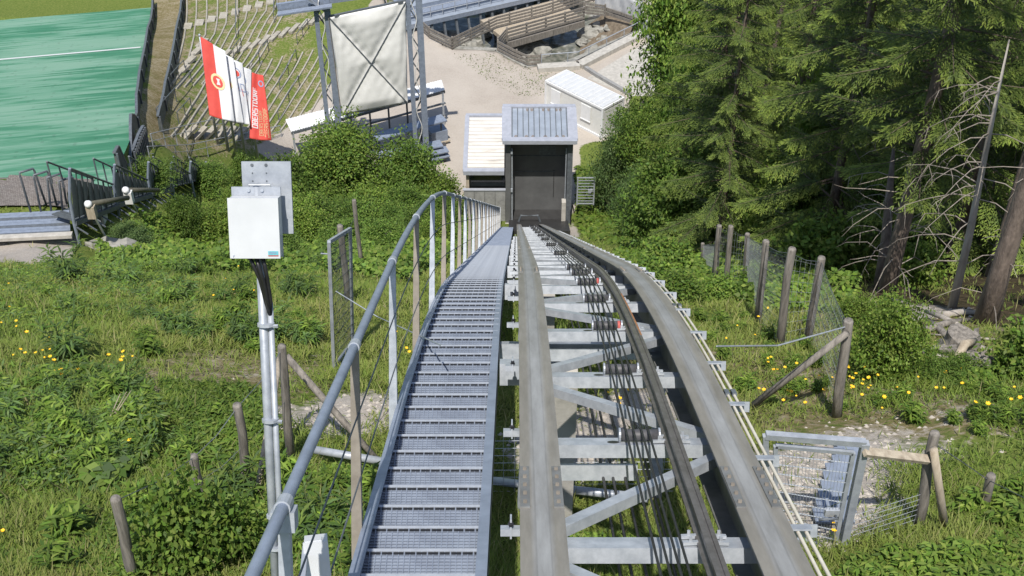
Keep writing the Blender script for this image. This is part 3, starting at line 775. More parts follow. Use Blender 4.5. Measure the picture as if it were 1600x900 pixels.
# terrace kerbs: every step edge of the standing terraces is a kerb of its own
kerbs = []
ups = [(302, 268, 0), (318, 270, 0), (336, 292, 0), (352, 307, 0), (368, 330, 0), (384, 352, 0), (399, 372, 0), (414, 396, 0), (432, 418, 0), (447, 440, 0)]
def kerb(px, wd=.13, ht=.16, matn='concrete'):
    P = onto(poly_interp([drape(p) for p in px], 10), 0.0)
    b = MB()
    for i in range(len(P) - 1): b.beam(P[i] + V((0, 0, ht / 2 - .05)), P[i + 1] + V((0, 0, ht / 2 - .05)), wd, ht)
    o = b.build('terrace_kerb', M['kerb']); tag(o, 'long pale concrete kerb edging one grassed row of the standing terraces', 'kerb', 'terrace kerbs'); return o
tx = [292, 307, 323, 340, 355, 371, 387, 403, 418, 434, 449, 463]      # x where each row leaves the top of the picture
for i, x in enumerate(tx):
    by = 95 - 6.5 * i                                                   # where it bends
    bx = x - 5
    if i < 2: kerb([(x, -6), (x - 4, 60), (x - 14, 98)])
    else: kerb([(x, -6), (x - 2, max(by - 55 + 30, 5)), (bx - 8, max(by - 10, 12)), (bx - 20 - (60 + i * 4) * .55, min(by + 52 + i * 4, 140))])
# the lower, diagonal rows
for i in range(18):
    x0, y0 = 268 + i * 14.2, 214 - (i * 0.7)
    L_ = 100 + i * 2.8
    x1, y1 = x0 + L_ * .62, y0 - L_
    if x1 > 505: s_ = (505 - x0) / (x1 - x0); x1 = 505; y1 = y0 + (y1 - y0) * s_
    kerb([(x0, y0), ((x0 + x1) / 2 + 2, (y0 + y1) / 2), (x1, y1)], .12)
# short slabs of the two stair flights crossing the terraces
def slab_px(px, wd, ln, ang, th=.22):
    c = drape(px); c[2] += th / 2 + .02; R_ = np.array(Matrix.Rotation(math.radians(ang), 3, 'Z'))
    o = MB().box(c, (wd, ln, th), R_).build('terrace_step', M['kerb']); tag(o, 'pale concrete block step crossing the grassed terrace rows', 'step', 'terrace block steps')
for i in range(11): slab_px((294 + 18.5 * i, 44 - 5.6 * i), .7, 1.2, 3)
for i in range(11): slab_px((352 + 15.5 * i, 88 - 5.4 * i - .08 * i * i), .38, 1.7, -18)
for i in range(8): slab_px((292 + 16.0 * i, 214 + (i % 2) * 1.5), .4, 2.4, -18)
for i in range(4): slab_px((286 + 10 * i, 112 - 14 * i), .5, 1.6, -18)
def rail_px(name, label, px, h=1.0, r=.03, mt='galv', group=None, nposts=None, mid=True):
    P = onto(np.array([drape(p) for p in px]), 0)
    e = thing(name, label, 'railing', P[0], group)
    MB().tube([p + V((0, 0, h)) for p in P], r, 6).build('top_rail', M[mt], e)
    if mid: MB().tube([p + V((0, 0, h * .5)) for p in P], r * .7, 6).build('middle_rail', M[mt], e)
    Q = poly_interp(P, nposts or len(P))
    for p in Q: MB().tube([p - V((0, 0, .3)), p + V((0, 0, h))], r, 6).build('post', M[mt], e)
for px in ([(270, 135), (290, 112)], [(248, 190), (300, 130)], [(280, 195), (300, 172)], [(366, 92), (378, 76)], [(392, 118), (420, 80)], [(438, 142), (464, 94)], [(436, 190), (468, 135)], [(465, 70), (482, 46)], [(370, 60), (371, 0)], [(429, 36), (430, 0)]):
    rail_px('crush_barrier', 'grey tubular handrail standing among the grassed terrace rows', px, 1.0, .035, 'galv_dark', 'terrace handrails', 3, False)
rail_px('tube_railing', 'long grey tube railing along the foot of the terraces behind the flagpoles', [(240, 232), (300, 214), (350, 202)], 1.0, .03, 'galv', None, 6)
rail_px('tube_railing', 'grey tube railing running between the steel steps and the gravel plaza', [(235, 252), (300, 246), (370, 230), (440, 214)], 1.0, .03, 'galv', None, 8)

# ------------------------------------------------------------------ steel steps beside the landing slope
bx = [(116, 350), (183, 321), (236, 303), (270, 294), (300, 286), (323, 279), (340, 273)]
tops = [(109, 263), (179, 257), (232, 253), (268, 253), (298, 252), (322, 253)]
ends = [(176, 288), (230, 281), (264, 273), (296, 271), (320, 267), (338, 264)]
B = [at_d(a, c, d_) for (a, c), d_ in zip(bx, (55, 60, 65, 69.5, 74, 78, 82))]
EA = thing('steel_steps', 'grey steel steps with saw-tooth railings stepping down beside the green landing slope', 'steps', B[0])
for i in range(6):
    a, c = B[i], B[i + 1]
    ta = at_y(tops[i][0], tops[i][1], a[1]); tc = at_y(ends[i][0], ends[i][1], c[1] - .3)
    pn = MB()
    pn.tube([V((a[0], a[1], gz(a[0], a[1]) - .2)), a, a + (ta - a) * .45 + V((-.1, 0, 0)), ta], .07, 8).build('railing_post', M['galv_blue'], EA)
    MB().tube([ta, tc], .05, 8).build('top_rail', M['galv_dark'], EA)
    ba = a + (ta - a) * .06; bc_ = c + (tc - c) * .06
    pb = MB()
    for k in range(1, 8):
        s_ = k / 8; hi = ta + (tc - ta) * s_; lo = ba + (bc_ - ba) * s_
        pb.tube([lo, hi], .03 if k % 2 else .045, 5)
    pb.build('baluster', M['galv_dark'], EA)
    pw = lambda u_, h_: (ba + (bc_ - ba) * u_) * (1 - h_) + (ta + (tc - ta) * u_) * h_ + V((-.05, .06, 0))
    MB().plate([pw(.03, .02), pw(.97, .02), pw(.97, .80), pw(.03, .80)], .03).build('infill_panel', M['infill'], EA)
    # grating treads behind the rail, going down
    back = V((-1.1, .5, .0))
    for k in range(6):
        s_ = (k + .5) / 6; m0 = a + (c - a) * s_ + V((0, 0, .0)); top_ = ba + (bc_ - ba) * s_
        p0 = V((m0[0], m0[1], top_[2])); w2 = (c - a) / 7
        MB().slab([p0 - w2 * .5, p0 + w2 * .5, p0 + w2 * .5 + back, p0 - w2 * .5 + back], .05).build('tread', M['galv_dark'], EA)
    fa = MB(); off = back
    fa.tube([ta + off, tc + off], .045, 8); fa.build('far_rail', M['galv_dark'], EA)
    for k in range(0, 5):
        s_ = k / 4; hi = ta + (tc - ta) * s_ + off; MB().tube([hi, hi - V((0, 0, 1.1))], .035, 6).build('far_post', M['galv_dark'], EA)
    # support frame below
    if i < 3:
        u = MB(); u.beam(ba - V((0, 0, .15)), bc_ - V((0, 0, .15)), .16, .2); u.beam(V((a[0] + .4, a[1] - .2, gz(a[0] + .4, a[1] - .2))), a + V((.4, -.2, -.1)), .14, .14)
        for k in range(5):
            s_ = k / 5; q_ = ba + (bc_ - ba) * s_ - V((0, 0, .3)); u.beam(q_, q_ + V((.5, -.1, -.35)), .05, .05)
        u.build('support_frame', M['galv_dark'], EA)
# platform left of the steps with its bent tube rails and woven mats
pa, pb_, pc, pd = at_z(-60, 372, -32.6), at_z(110, 364, -32.6), at_z(108, 328, -32.6), at_z(-60, 336, -32.6)
EP = thing('grating_platform', 'dark metal grating platform beside the top of the saw-tooth steel steps', 'platform', (pa + pb_) / 2)
nx_ = 9
for k in range(nx_):
    s0, s1 = k / nx_ + .004, (k + 1) / nx_ - .004
    MB().slab([pa + (pd - pa) * s0, pb_ + (pc - pb_) * s0, pb_ + (pc - pb_) * s1, pa + (pd - pa) * s1], .06).build('grating', M['galv_blue' if k % 3 else 'galv_dark'], EP)
ke = MB(); ke.beam(at_z(-60, 375, -32.66), at_z(113, 367, -32.66), .3, .16); o = ke.build('platform_kerb', M['concrete']); tag(o, 'pale concrete kerb along the front of the metal grating platform', 'kerb')
for k, (a, t_) in enumerate((((48, 331), (30, 270)), ((64, 330), (52, 274)), ((80, 329), (73, 278)), ((98, 328), (92, 283)))):
    p0 = at_z(a[0], a[1], -32.6); tp_ = at_y(t_[0], t_[1], p0[1]); p1 = p0 + V((.55, 0.5, 0))
    tq = tp_ + V((.45, .45, -.08))
    o = MB().tube([p0, tp_ - V((0, 0, .12)), tp_, tq, tq - V((-.02, 0, .12)), p1], .05, 8).build('bent_tube_rail', M['galv_dark'], None, True)
    tag(o, 'grey bent tube rail standing on the back edge of the grating platform', 'rail', 'bent tube rails on the platform')
wv = [at_z(-60, 334, -32.8), at_z(106, 327, -32.8), at_z(104, 290, -33.0) + V((0, 0, .4)), at_z(-60, 286, -33.0) + V((0, 0, .4))]
def weave():
    m, t, n, l, p = _nt('woven_brush_mat')
    tc = n.new('ShaderNodeTexCoord'); br_ = n.new('ShaderNodeTexBrick'); mp = n.new('ShaderNodeMapping'); mp.inputs['Rotation'].default_value = (0, 0, .5); l.new(tc.outputs['Object'], mp.inputs[0]); l.new(mp.outputs[0], br_.inputs[0])
    br_.inputs['Scale'].default_value = 4.5; br_.inputs['Color1'].default_value = (.20, .17, .15, 1); br_.inputs['Color2'].default_value = (.31, .275, .25, 1); br_.inputs['Mortar'].default_value = (.05, .05, .045, 1); br_.inputs['Mortar Size'].default_value = .03
    l.new(br_.outputs[0], p.inputs['Base Color']); p.inputs['Roughness'].default_value = .9
    bp = n.new('ShaderNodeBump'); bp.inputs['Distance'].default_value = .05; l.new(br_.outputs[1], bp.inputs['Height']); bp.invert = True; l.new(bp.outputs[0], p.inputs['Normal']); return m
wl_, wr_ = poly_interp([drape(p) for p in ((-80, 338), (-80, 305), (-80, 280))], 14), poly_interp([drape(p) for p in ((107, 330), (106, 305), (150, 284))], 14)
b = MB(); n_ = 40
for a_, c_ in zip(wl_, wr_): b.v.extend([tuple(p) for p in onto(poly_interp([a_, c_], n_), .16)])
for i in range(13):
    for j in range(n_ - 1): b.f.append((i * n_ + j, i * n_ + j + 1, (i + 1) * n_ + j + 1, (i + 1) * n_ + j)); b.mi.append(0)
kind(b.build('brush_mat_slope', weave()), 'structure')
# pipes with white caps in front of the steps
for k, (a, c, ball) in enumerate((((137, 319), (200, 309), True), ((196, 297), (247, 297), True), ((280, 281), (318, 282), True))):
    p0, p1 = at_z(*a, B[0][2] + [1.4, -.4, -9][k]) if k < 2 else at_d(*a, 78), None
    p1 = at_d(c[0], c[1], (p0 @ FWD) + [2.5, 4, 5][k])
    e = thing('snow_pipe', ['olive pipe with a white round cap in front of the first steel step', 'olive pipe with a white round cap in front of the second steel step', 'olive pipe with a white cap half hidden by leaves near the far steel steps'][k], 'pipe', p0)
    MB().tube([p0, p1], .11, 10).build('pipe_body', M['brownpipe'], e, True)
    d = (p1 - p0) / np.linalg.norm(p1 - p0)
    MB().tube([p0 - d * .10, p0 - d * .04, p0 + d * .08, p0 + d * .14], [.08, .16, .16, .12], 12).build('white_cap', M['white'], e, True)
    ft = ground(*[(170, 379), (214, 331), (286, 304)][k])
    MB().tube([p0 + V((.05, -.05, -.1)), ft], .05, 8).build('white_strut', M['white'], e)
    MB().box(p0 + V((.05, .1, -.45)), (.35, .3, .6)).build('mount_block', M['palewood' if k != 1 else 'whitewash'], e)
p0 = at_d(248, 296, 68); p1 = at_d(306, 277, 76)
o = MB().tube([p0, p1], .06, 8).build('white_rod', M['white'], None, True); tag(o, 'thin white rod lying above the second pipe toward the third', 'rod')
p0 = at_d(132, 318, 56); o = MB().tube([p0 - V((0, 0, 1.2)), at_d(131, 290, 56)], .15, 10).build('standpipe', M['brownpipe'], None, True); tag(o, 'short olive standpipe beside the capped pipe at the first steel step', 'pipe')
b0_ = ground(150, 352); e = thing('equipment_box', 'white box under the first steel step behind the leaning strut', 'box', b0_); MB().box(b0_ + V((0, .2, .6)), (.9, .6, 1.0)).build('body', M['whitewash'], e); MB().box(b0_ + V((0, -.11, .6)), (.7, .02, .8)).build('door', M['galv'], e)

# ------------------------------------------------------------------ flags
def flagpole(px, top, label, d):
    t_ = at_d(top[0], top[1], d); p0 = V((t_[0], t_[1], gz(t_[0], t_[1])))
    e = thing('flagpole', label, 'flagpole', p0, 'flagpoles')
    MB().tube([p0 - V((0, 0, .4)), t_], [.10, .06], 10).build('pole', M['galv'], e, True)
    MB().tube([t_, t_ + V((0, 0, .12)), t_ + V((0, 0, .2))], [.05, .09, .02], 8).build('finial', M['galv'], e)
    return p0, t_, d
fp = [((334, 262), (312, 57)), ((347, 246), (329, 70)), ((361, 240), (344, 84)), ((374, 235), (361, 98)), ((389, 230), (383, 112))]
FL = []
names = ['first', 'second', 'third', 'fourth', 'fifth']
wh = ['grey flagpole carrying the red and white striped flag with a crest', 'thin grey flagpole of the white flag half hidden behind the striped one', 'thin grey flagpole of the white flag between the two round emblems', 'thin grey flagpole of the last white flag beside the red one', 'grey flagpole carrying the red flag with vertical white lettering']
for i, (a, c) in enumerate(fp): FL.append(flagpole(a, c, wh[i], 84.5 + 0.45 * i))
def cloth(name, label, corners, d, seed, faces):
    """corners TL TR BR BL as pixels at depth d; soft folds"""
    tl, tr, br_, bl = [at_d(x, y, d + k) for (x, y), k in zip(corners, (0, .25, .35, .05))]
    nu, nv = 28, 44
    nrm = np.cross(tr - tl, bl - tl); nrm /= np.linalg.norm(nrm)
    if nrm @ FWD > 0: nrm = -nrm
    def P(u, v):
        p = (tl * (1 - u) + tr * u) * (1 - v) + (bl * (1 - u) + br_ * u) * v
        wv_ = .10 * math.sin(u * 7 + v * 2.2 + seed) * u ** .5 + .09 * math.sin(u * 3 - v * 6 + seed * 2) * u * v + .05 * math.sin(11 * u + 5 * v + seed) * v
        return p + nrm * wv_ + V((0, 0, -.25)) * (u * (1 - u)) * v
    e = thing(name, label, 'flag', tl, 'flags')
    ms, b = [], MB()
    for v in range(nv + 1):
        for u in range(nu + 1): b.v.append(tuple(P(u / nu, v / nv)))
    for v in range(nv):
        for u in range(nu):
            b.f.append((v * (nu + 1) + u, (v + 1) * (nu + 1) + u, (v + 1) * (nu + 1) + u + 1, v * (nu + 1) + u + 1)); b.mi.append(0 if (u + .5) / nu < faces[0] else 1)
    o = b.build('cloth', [M[faces[1]], M[faces[2]]], e, True)
    md = o.modifiers.new('thickness', 'SOLIDIFY'); md.thickness = .012
    return e, P, nrm, (tr - tl), (bl - tl)
def disc(P, nrm, u, v, ru, rv, mtn, name, e, off=.02, n=18, hole=0.0):
    b = MB(); pts = [P(u + ru * math.cos(t), v + rv * math.sin(t)) + nrm * off for t in np.linspace(0, 2 * math.pi, n, endpoint=False)]
    if hole == 0: b.add([P(u, v) + nrm * off] + pts, [(0, i + 1, (i + 1) % n + 1) for i in range(n)])
    else:
        q_ = [P(u + ru * hole * math.cos(t), v + rv * hole * math.sin(t)) + nrm * off for t in np.linspace(0, 2 * math.pi, n, endpoint=False)]
        b.add(pts + q_, [(i, (i + 1) % n, n + (i + 1) % n, n + i) for i in range(n)])
    b.build(name, M[mtn], e)
def patch(P, nrm, quads, mtn, name, e, off=.022):
    b = MB()
    for qd in quads: b.add([P(u, v) + nrm * off for u, v in qd], [(0, 1, 2, 3)] if len(qd) == 4 else [tuple(range(len(qd)))])
    b.build(name, M[mtn], e)
GL_ = {  # letters as strokes on a 4 x 6 grid (x right, y down)
 'O': [(0, 0, 3, 0), (3, 0, 3, 6), (3, 6, 0, 6), (0, 6, 0, 0)], 'B': [(0, 0, 0, 6), (0, 0, 3, 0), (3, 0, 3, 6), (0, 3, 3, 3), (0, 6, 3, 6)], 'E': [(0, 0, 0, 6), (0, 0, 3, 0), (0, 3, 2.5, 3), (0, 6, 3, 6)],
 'R': [(0, 0, 0, 6), (0, 0, 3, 0), (3, 0, 3, 3), (3, 3, 0, 3), (1, 3, 3, 6)], 'S': [(3, 0, 0, 0), (0, 0, 0, 3), (0, 3, 3, 3), (3, 3, 3, 6), (3, 6, 0, 6)], 'T': [(-.3, 0, 3.3, 0), (1.5, 0, 1.5, 6)],
 'D': [(0, 0, 0, 6), (0, 0, 2.2, 0), (2.2, 0, 3, 1.2), (3, 1.2, 3, 4.8), (3, 4.8, 2.2, 6), (2.2, 6, 0, 6)], 'F': [(0, 0, 0, 6), (0, 0, 3, 0), (0, 3, 2.5, 3)], 'N': [(0, 6, 0, 0), (0, 0, 3, 6), (3, 6, 3, 0)],
 'G': [(3, 0, 0, 0), (0, 0, 0, 6), (0, 6, 3, 6), (3, 6, 3, 3), (3, 3, 1.7, 3)], 'A': [(0, 6, 1.5, 0), (1.5, 0, 3, 6), (.6, 4, 2.4, 4)], 'I': [(1.5, 0, 1.5, 6)], 'K': [(0, 0, 0, 6), (3, 0, 0, 3), (0, 3, 3, 6)], 'L': [(0, 0, 0, 6), (0, 6, 3, 6)], 'Z': [(0, 0, 3, 0), (3, 0, 0, 6), (0, 6, 3, 6)], 'C': [(3, 0, 0, 0), (0, 0, 0, 6), (0, 6, 3, 6)], 'H': [(0, 0, 0, 6), (3, 0, 3, 6), (0, 3, 3, 3)]}
def letters(P, nrm, text, org, right, down, size, mtn, name, e, wd=.9, off=.03):
    """strokes laid on a flag; right and down are uv steps of one grid unit"""
    b = MB(); o = V(org)
    for k, ch in enumerate(text):
        for x0, y0, x1, y1 in GL_.get(ch, []):
            a = V((x0 + k * 4.6, y0)); c = V((x1 + k * 4.6, y1)); d = (c - a) / max(np.linalg.norm(c - a), 1e-6); sd = V((-d[1], d[0])) * wd / 2
            a = a - d * wd / 2; c = c + d * wd / 2
            qd = []
            for g in (a + sd, c + sd, c - sd, a - sd):
                uv = o + V(right) * g[0] * size + V(down) * g[1] * size; qd.append(P(uv[0], uv[1]) + nrm * off)
            b.add(qd, [(0, 1, 2, 3)])
    b.build(name, M[mtn], e)
d = [f[2] for f in FL]
e, P, nr, *_ = cloth('striped_flag', 'tall flag half red half white with a round crest', [(313, 57), (352, 80), (367, 190), (327, 180)], d[0] - .2, .3, (.5, 'flag_red', 'flag_white'))
disc(P, nr, .52, .50, .28, .105, 'gold', 'crest_wreath', e, .03, 20, .72); disc(P, nr, .52, .50, .19, .072, 'flag_red', 'crest_shield', e, .034)
patch(P, nr, [[(.45, .46), (.60, .455), (.57, .49), (.61, .535), (.45, .545), (.50, .50)]], 'flag_white', 'crest_figure', e, .05)
e, P, nr, *_ = cloth('white_flag', 'white flag with a red and gold crest half hidden behind the striped flag', [(330, 72), (365, 92), (381, 192), (344, 186)], d[1], 1.4, (.02, 'flag_white', 'flag_white'))
disc(P, nr, .55, .45, .2, .075, 'gold', 'crest_wreath', e, .03, 18, .7); disc(P, nr, .55, .45, .13, .05, 'flag_red', 'crest_shield', e, .034)
e, P, nr, *_ = cloth('white_flag', 'white flag with a round emblem and the letters NO above a red line', [(345, 86), (379, 99), (390, 194), (358, 190)], d[2], 2.6, (.02, 'flag_white', 'flag_white'))
disc(P, nr, .62, .20, .25, .085, 'blueprint', 'emblem_ring', e, .03, 20, .8); disc(P, nr, .62, .205, .17, .05, 'flag_red', 'emblem_centre', e, .034); letters(P, nr, 'NO', (.52, .36), (1, 0), (.12, .34), .055, 'blueprint', 'lettering', e, .8); letters(P, nr, 'TI', (.52, .44), (1, 0), (.12, .34), .05, 'redpaint', 'lettering', e, .7)
e, P, nr, *_ = cloth('white_flag', 'white flag with a round emblem and the letters NGER next to the red flag', [(362, 100), (393, 109), (391, 190), (372, 194)], d[3], 3.3, (.02, 'flag_white', 'flag_white'))
disc(P, nr, .45, .24, .27, .10, 'blueprint', 'emblem_ring', e, .03, 20, .8); disc(P, nr, .45, .25, .18, .06, 'flag_red', 'emblem_centre', e, .034); letters(P, nr, 'NGER', (.22, .42), (1, .02), (.03, .32), .036, 'blueprint', 'lettering', e, .8); letters(P, nr, 'NA', (.45, .52), (1, .02), (.03, .32), .04, 'redpaint', 'lettering', e, .8)
disc(P, nr, .55, .80, .30, .10, 'blueprint', 'emblem_arc', e, .03, 18, .86)
e, P, nr, *_ = cloth('red_flag', 'red flag with OBERSTDORF in vertical white lettering on the farthest pole', [(393, 113), (411, 118), (425, 219), (390, 216)], d[4], .9, (.98, 'flag_red', 'flag_red'))
letters(P, nr, 'OBERSTDORF', (.12, .82), (.012, -.30), (.95, .02), .0445, 'flag_white', 'lettering', e, 1.1)
letters(P, nr, 'OBERSTDORF', (.46, .93), (.0, -.30), (.95, .02), .029, 'gold', 'small_print', e, .5); letters(P, nr, 'OBERSTDORF', (.70, .95), (.0, -.30), (.95, .02), .033, 'gold', 'small_print', e, .6)
disc(P, nr, .72, .14, .2, .05, 'blueprint', 'emblem_ring', e, .03, 16, .6)

# ------------------------------------------------------------------ plaza: video frame, shelter, benches
def PZ(px, py, z=PLAZA): return at_z(px, py, z)
def up(p, h): return V(p) + V((0, 0, h))
LB = PZ(531, 272); RB_ = PZ(662, 262)
dirx = (RB_ - LB); dirx[2] = 0; Wd = np.linalg.norm(dirx); dirx /= Wd; dn = V((dirx[1], -dirx[0], 0))    # dn faces the lift
VF = thing('screen_frame', 'tall grey steel frame holding an off-white tarpaulin over the gravel plaza', 'screen frame', (LB + RB_) / 2)
HS = 14.6
for nm_, bp0 in (('l', LB), ('r', RB_)):
    for k, o_ in enumerate((-.9, .25)):
        c = bp0 + dirx * o_ * (.55 if k == 0 else 1) ; b = MB(); b.beam(c, up(c, HS), .42 if k else .30, .36, dn); b.build('tower_post', M['galv_blue'], VF)
    b = MB(); z = .8; s_ = 0
    c0 = bp0 + dirx * -.40; c1 = bp0 + dirx * .12
    while z < HS - 1:
        a_, e_ = (c0, c1) if s_ == 0 else (c1, c0); b.beam(up(a_, z), up(e_, z + 1.0), .08, .08, dn); z += 1.0; s_ ^= 1
    b.build('lattice', M['galv_dark'], VF)
    pts = [up(bp0 + dirx * (-.14 + .16 * math.sin(zz * 2.2)) + dn * .25, zz) for zz in np.arange(.5, HS - .5, .25)]
    MB().tube(pts, .035, 6).build('white_cable', M['whitewash'], VF, True)
tz = HS - .5
b = MB(); b.beam(up(LB - dirx * 3.0 + dn * .0, tz - .6), up(RB_ + dirx * 1.5, tz + .35), .5, .22, dn); b.beam(up(LB - dirx * 3.0 + dn * .5, tz - .85), up(LB + dirx * .6 + dn * .5, tz - .5), .12, .5, dn); b.build('top_beam', M['galv_blue'], VF)
MB().beam(up(LB + dirx * .2, tz - 1.2), up(LB - dirx * 1.0 + dn * .5, tz + .2), .12, .12, dn).build('top_brace', M['galv'], VF)
t0 = [at_d(x, y, dd) for (x, y), dd in zip([(514, 30), (632, 4), (637, 160), (534, 179)], [0, 0, 0, 0])]
# tarpaulin lies in the plane of the towers
pl0 = LB + dn * .3
def on_plane(px, py):
    r = ray(px, py); return r * ((pl0 @ dn) / (r @ dn))
tc_ = [on_plane(515, 27), on_plane(634, 2), on_plane(637, 160), on_plane(535, 179)]
nu, nv = 40, 50; b = MB()
for j in range(nv + 1):
    for i in range(nu + 1):
        u, v = i / nu, j / nv
        p = (tc_[0] * (1 - u) + tc_[1] * u) * (1 - v) + (tc_[3] * (1 - u) + tc_[2] * u) * v
        dg = min(abs(u - v), abs(1 - u - v)) * 1.0
        edge = min(u, 1 - u, v, 1 - v)
        puff = .36 * (1 - math.exp(-dg * 4.5)) * min(1, edge * 9 + .15) + .06 * math.sin(u * 46 + v * 11) * math.exp(-min(u, 1 - u) * 9) + .025 * math.sin((u + v) * 38) * math.exp(-dg * 6) + .018 * math.sin((u * 1.3 - v) * 55) * math.exp(-dg * 9) + .008 * math.sin(v * 70 + u * 9) * (1 - v)
        b.v.append(tuple(p + dn * puff))
for j in range(nv):
    for i in range(nu): b.f.append((j * (nu + 1) + i, (j + 1) * (nu + 1) + i, (j + 1) * (nu + 1) + i + 1, j * (nu + 1) + i + 1)); b.mi.append(0)
tp_ = b.build('tarpaulin', M['tarp'], VF, True); md = tp_.modifiers.new('thickness', 'SOLIDIFY'); md.thickness = .03
for a_, c_ in ((0, 2), (1, 3)):
    MB().tube([tc_[a_] + dn * .1, (tc_[a_] + tc_[c_]) / 2 + dn * .14, tc_[c_] + dn * .1], .035, 6).build('lashing_rope', M['galv_dark'], VF)
MB().beam(tc_[3] - dn * .1, tc_[2] - dn * .1, .2, .2, dn).build('bottom_beam', M['galv_dark'], VF); MB().beam(tc_[0] - dn * .05, tc_[1] - dn * .05, .2, .15, dn).build('upper_batten', M['galv_dark'], VF)
bk_ = [tc_[0] - dirx * .05, tc_[3] - dirx * .05, tc_[3] - dirx * .05 - dn * .75, tc_[0] - dirx * .05 - dn * .75]
MB().plate(bk_, .05).build('side_cover', mat('brown_grey_cover', (.22, .21, .20), (.16, .15, .145), 2, .7), VF)
# shelter with white corrugated roof behind the frame
zs = PLAZA + 3.0
sc = [at_z(446, 187, zs + .25), at_z(690, 125, zs + .25), at_z(695, 141, zs), at_z(455, 206, zs)]
SH = thing('plaza_shelter', 'long low shelter with a white corrugated roof passing behind the tarpaulin frame', 'shelter', (sc[2] + sc[3]) / 2 - V((0, 0, 3)))
b = MB(); n_ = 120; P = []
for i in range(n_ + 1):
    s_ = i / n_; z = .05 * (i % 2)
    P += [up(sc[0] + (sc[1] - sc[0]) * s_, z), up(sc[3] + (sc[2] - sc[3]) * s_, z)]
b.add(P, [(2 * i, 2 * i + 1, 2 * i + 3, 2 * i + 2) for i in range(n_)]); o = b.build('roof', M['white'], SH); o.modifiers.new('t', 'SOLIDIFY').thickness = .02
MB().beam(sc[3] - V((0, 0, .12)), sc[2] - V((0, 0, .12)), .12, .2).build('eaves_beam', M['galv_dark'], SH)
for k in range(9):
    p = sc[3] + (sc[2] - sc[3]) * ((k + .08) / 8.2); MB().beam(p - V((0, 0, .1)), V((p[0], p[1], PLAZA)), .14, .14, dn).build('post', M['galv' if k in (0, 8) else 'galv_dark'], SH)
for h_ in (.9, 1.9): MB().beam(V((*(sc[3] + (sc[2] - sc[3]) * .2)[:2], PLAZA + h_)), V((*sc[2][:2], PLAZA + h_)), .1, .16, dn).build('rail', M['galv_dark'], SH)
# tiered benches below the shelter
for k, (a_, c_, zz, wd_) in enumerate((((585, 215), (694, 184), 2.2, 1.0), ((590, 243), (690, 224), 1.3, .9), ((600, 253), (699, 233), 1.0, .8), ((610, 262), (700, 240), .6, .8))):
    p0, p1 = at_z(*a_, PLAZA + zz), at_z(*c_, PLAZA + zz)
    e = thing('plank_bench', ['grey plank bench directly under the right end of the white shelter roof', 'grey plank bench below the highest bench beside the right screen tower', 'long grey plank bench whose right end casts a shadow on the gravel', 'lowest grey plank bench nearest to the bushes by the screen frame'][k], 'bench', V((*((p0 + p1) / 2)[:2], PLAZA)), 'tiered plank benches')
    MB().beam(p0, p1, wd_, .10).build('seat', M['galv_blue'], e)
    for s_ in (.06, .36, .66, .95):
        p = p0 + (p1 - p0) * s_; MB().beam(p, V((p[0], p[1], PLAZA)), .12, .12, dn).build('leg', M['galv_dark'], e)
    MB().beam(V((*p0[:2], PLAZA + zz * .45)), V((*p1[:2], PLAZA + zz * .45)), .08, .08).build('brace', M['galv_dark'], e)
p = PZ(684, 222); e = thing('covered_cart', 'grey wrapped cart parked under the plank benches at the tower', 'cart', p); MB().box(up(p, .75), (1.3, 1.0, .9), np.array(Matrix.Rotation(.4, 3, 'Z'))).build('wrapped_load', M['galv_blue'], e); MB().box(up(p, .25), (1.6, 1.2, .12), np.array(Matrix.Rotation(.4, 3, 'Z'))).build('deck', M['palewood'], e)
for sx in (-.5, .5): MB().tube([up(p, .15) + V((sx, -.6, 0)), up(p, .15) + V((sx, -.5, 0))], .16, 12).build('wheel', M['rubber'], e)

# ------------------------------------------------------------------ valley station
YF = 71.0
def st_pt(px, py): return at_y(px, py, YF)
zt = st_pt(840, 224)[2]; X0, X1 = st_pt(790, 230)[0], st_pt(895, 230)[0]; zb = -52.4; YB = 75.0
VS = thing('valley_station', 'dark open-fronted valley station with a zinc roof at the foot of the lift', 'station building', ((X0 + X1) / 2, YF, zb))
cx = (X0 + X1) / 2
hm = zt - zb
MB().box((X0 + .12, (YF + YB) / 2, zb + hm / 2), (.24, YB - YF, hm)).build('side_wall', M['booth_in'], VS)
MB().box((X1 - .12, (YF + YB) / 2, zb + hm / 2), (.24, YB - YF, hm)).build('side_wall', M['booth_in'], VS)
MB().box((cx, YB - .1, zb + hm / 2), (X1 - X0 - .5, .2, hm)).build('back_wall', M['booth_in'], VS)
MB().box((cx, (YF + YB) / 2 + .5, zt - .35), (X1 - X0 - .5, YB - YF - 1.2, .12)).build('ceiling', mat('brown_boarding', (.14, .075, .045), (.10, .055, .035), 3, .7), VS)
MB().slab([(X0 + .2, 66.8, Gp(66.8) + .25), (X1 - .2, 66.8, Gp(66.8) + .25), (X1 - .2, YF + .1, Gp(YF) + .25), (X0 + .2, YF + .1, Gp(YF) + .25)], .3).slab([(X0 + .2, YF + .1, Gp(YF) + .25), (X1 - .2, YF + .1, Gp(YF) + .25), (X1 - .2, YB, Gp(YF) + .25), (X0 + .2, YB, Gp(YF) + .25)], .3).build('floor', M['booth_dark'], VS)
YD = YF + 1.25
DP = MB().box((cx, YD + .05, zb + hm / 2 + .3), (X1 - X0 - .5, .1, hm - .8)).build('closing_panel', M['booth'], VS)
MB().box((cx, YD - .03, zt - .62), (X1 - X0 - .54, .06, .5)).build('header_board', mat('dark_red_brown_board', (.12, .055, .035), (.08, .04, .028), 3, .7), DP)
for z in (-1.75, -3.0): MB().box((cx - (.3 if z < -2 else 0), YD - .02, zt + z), (X1 - X0 - (1.5 if z < -2 else .6), .04, .06)).build('panel_rail', M['galv_dark'], DP)
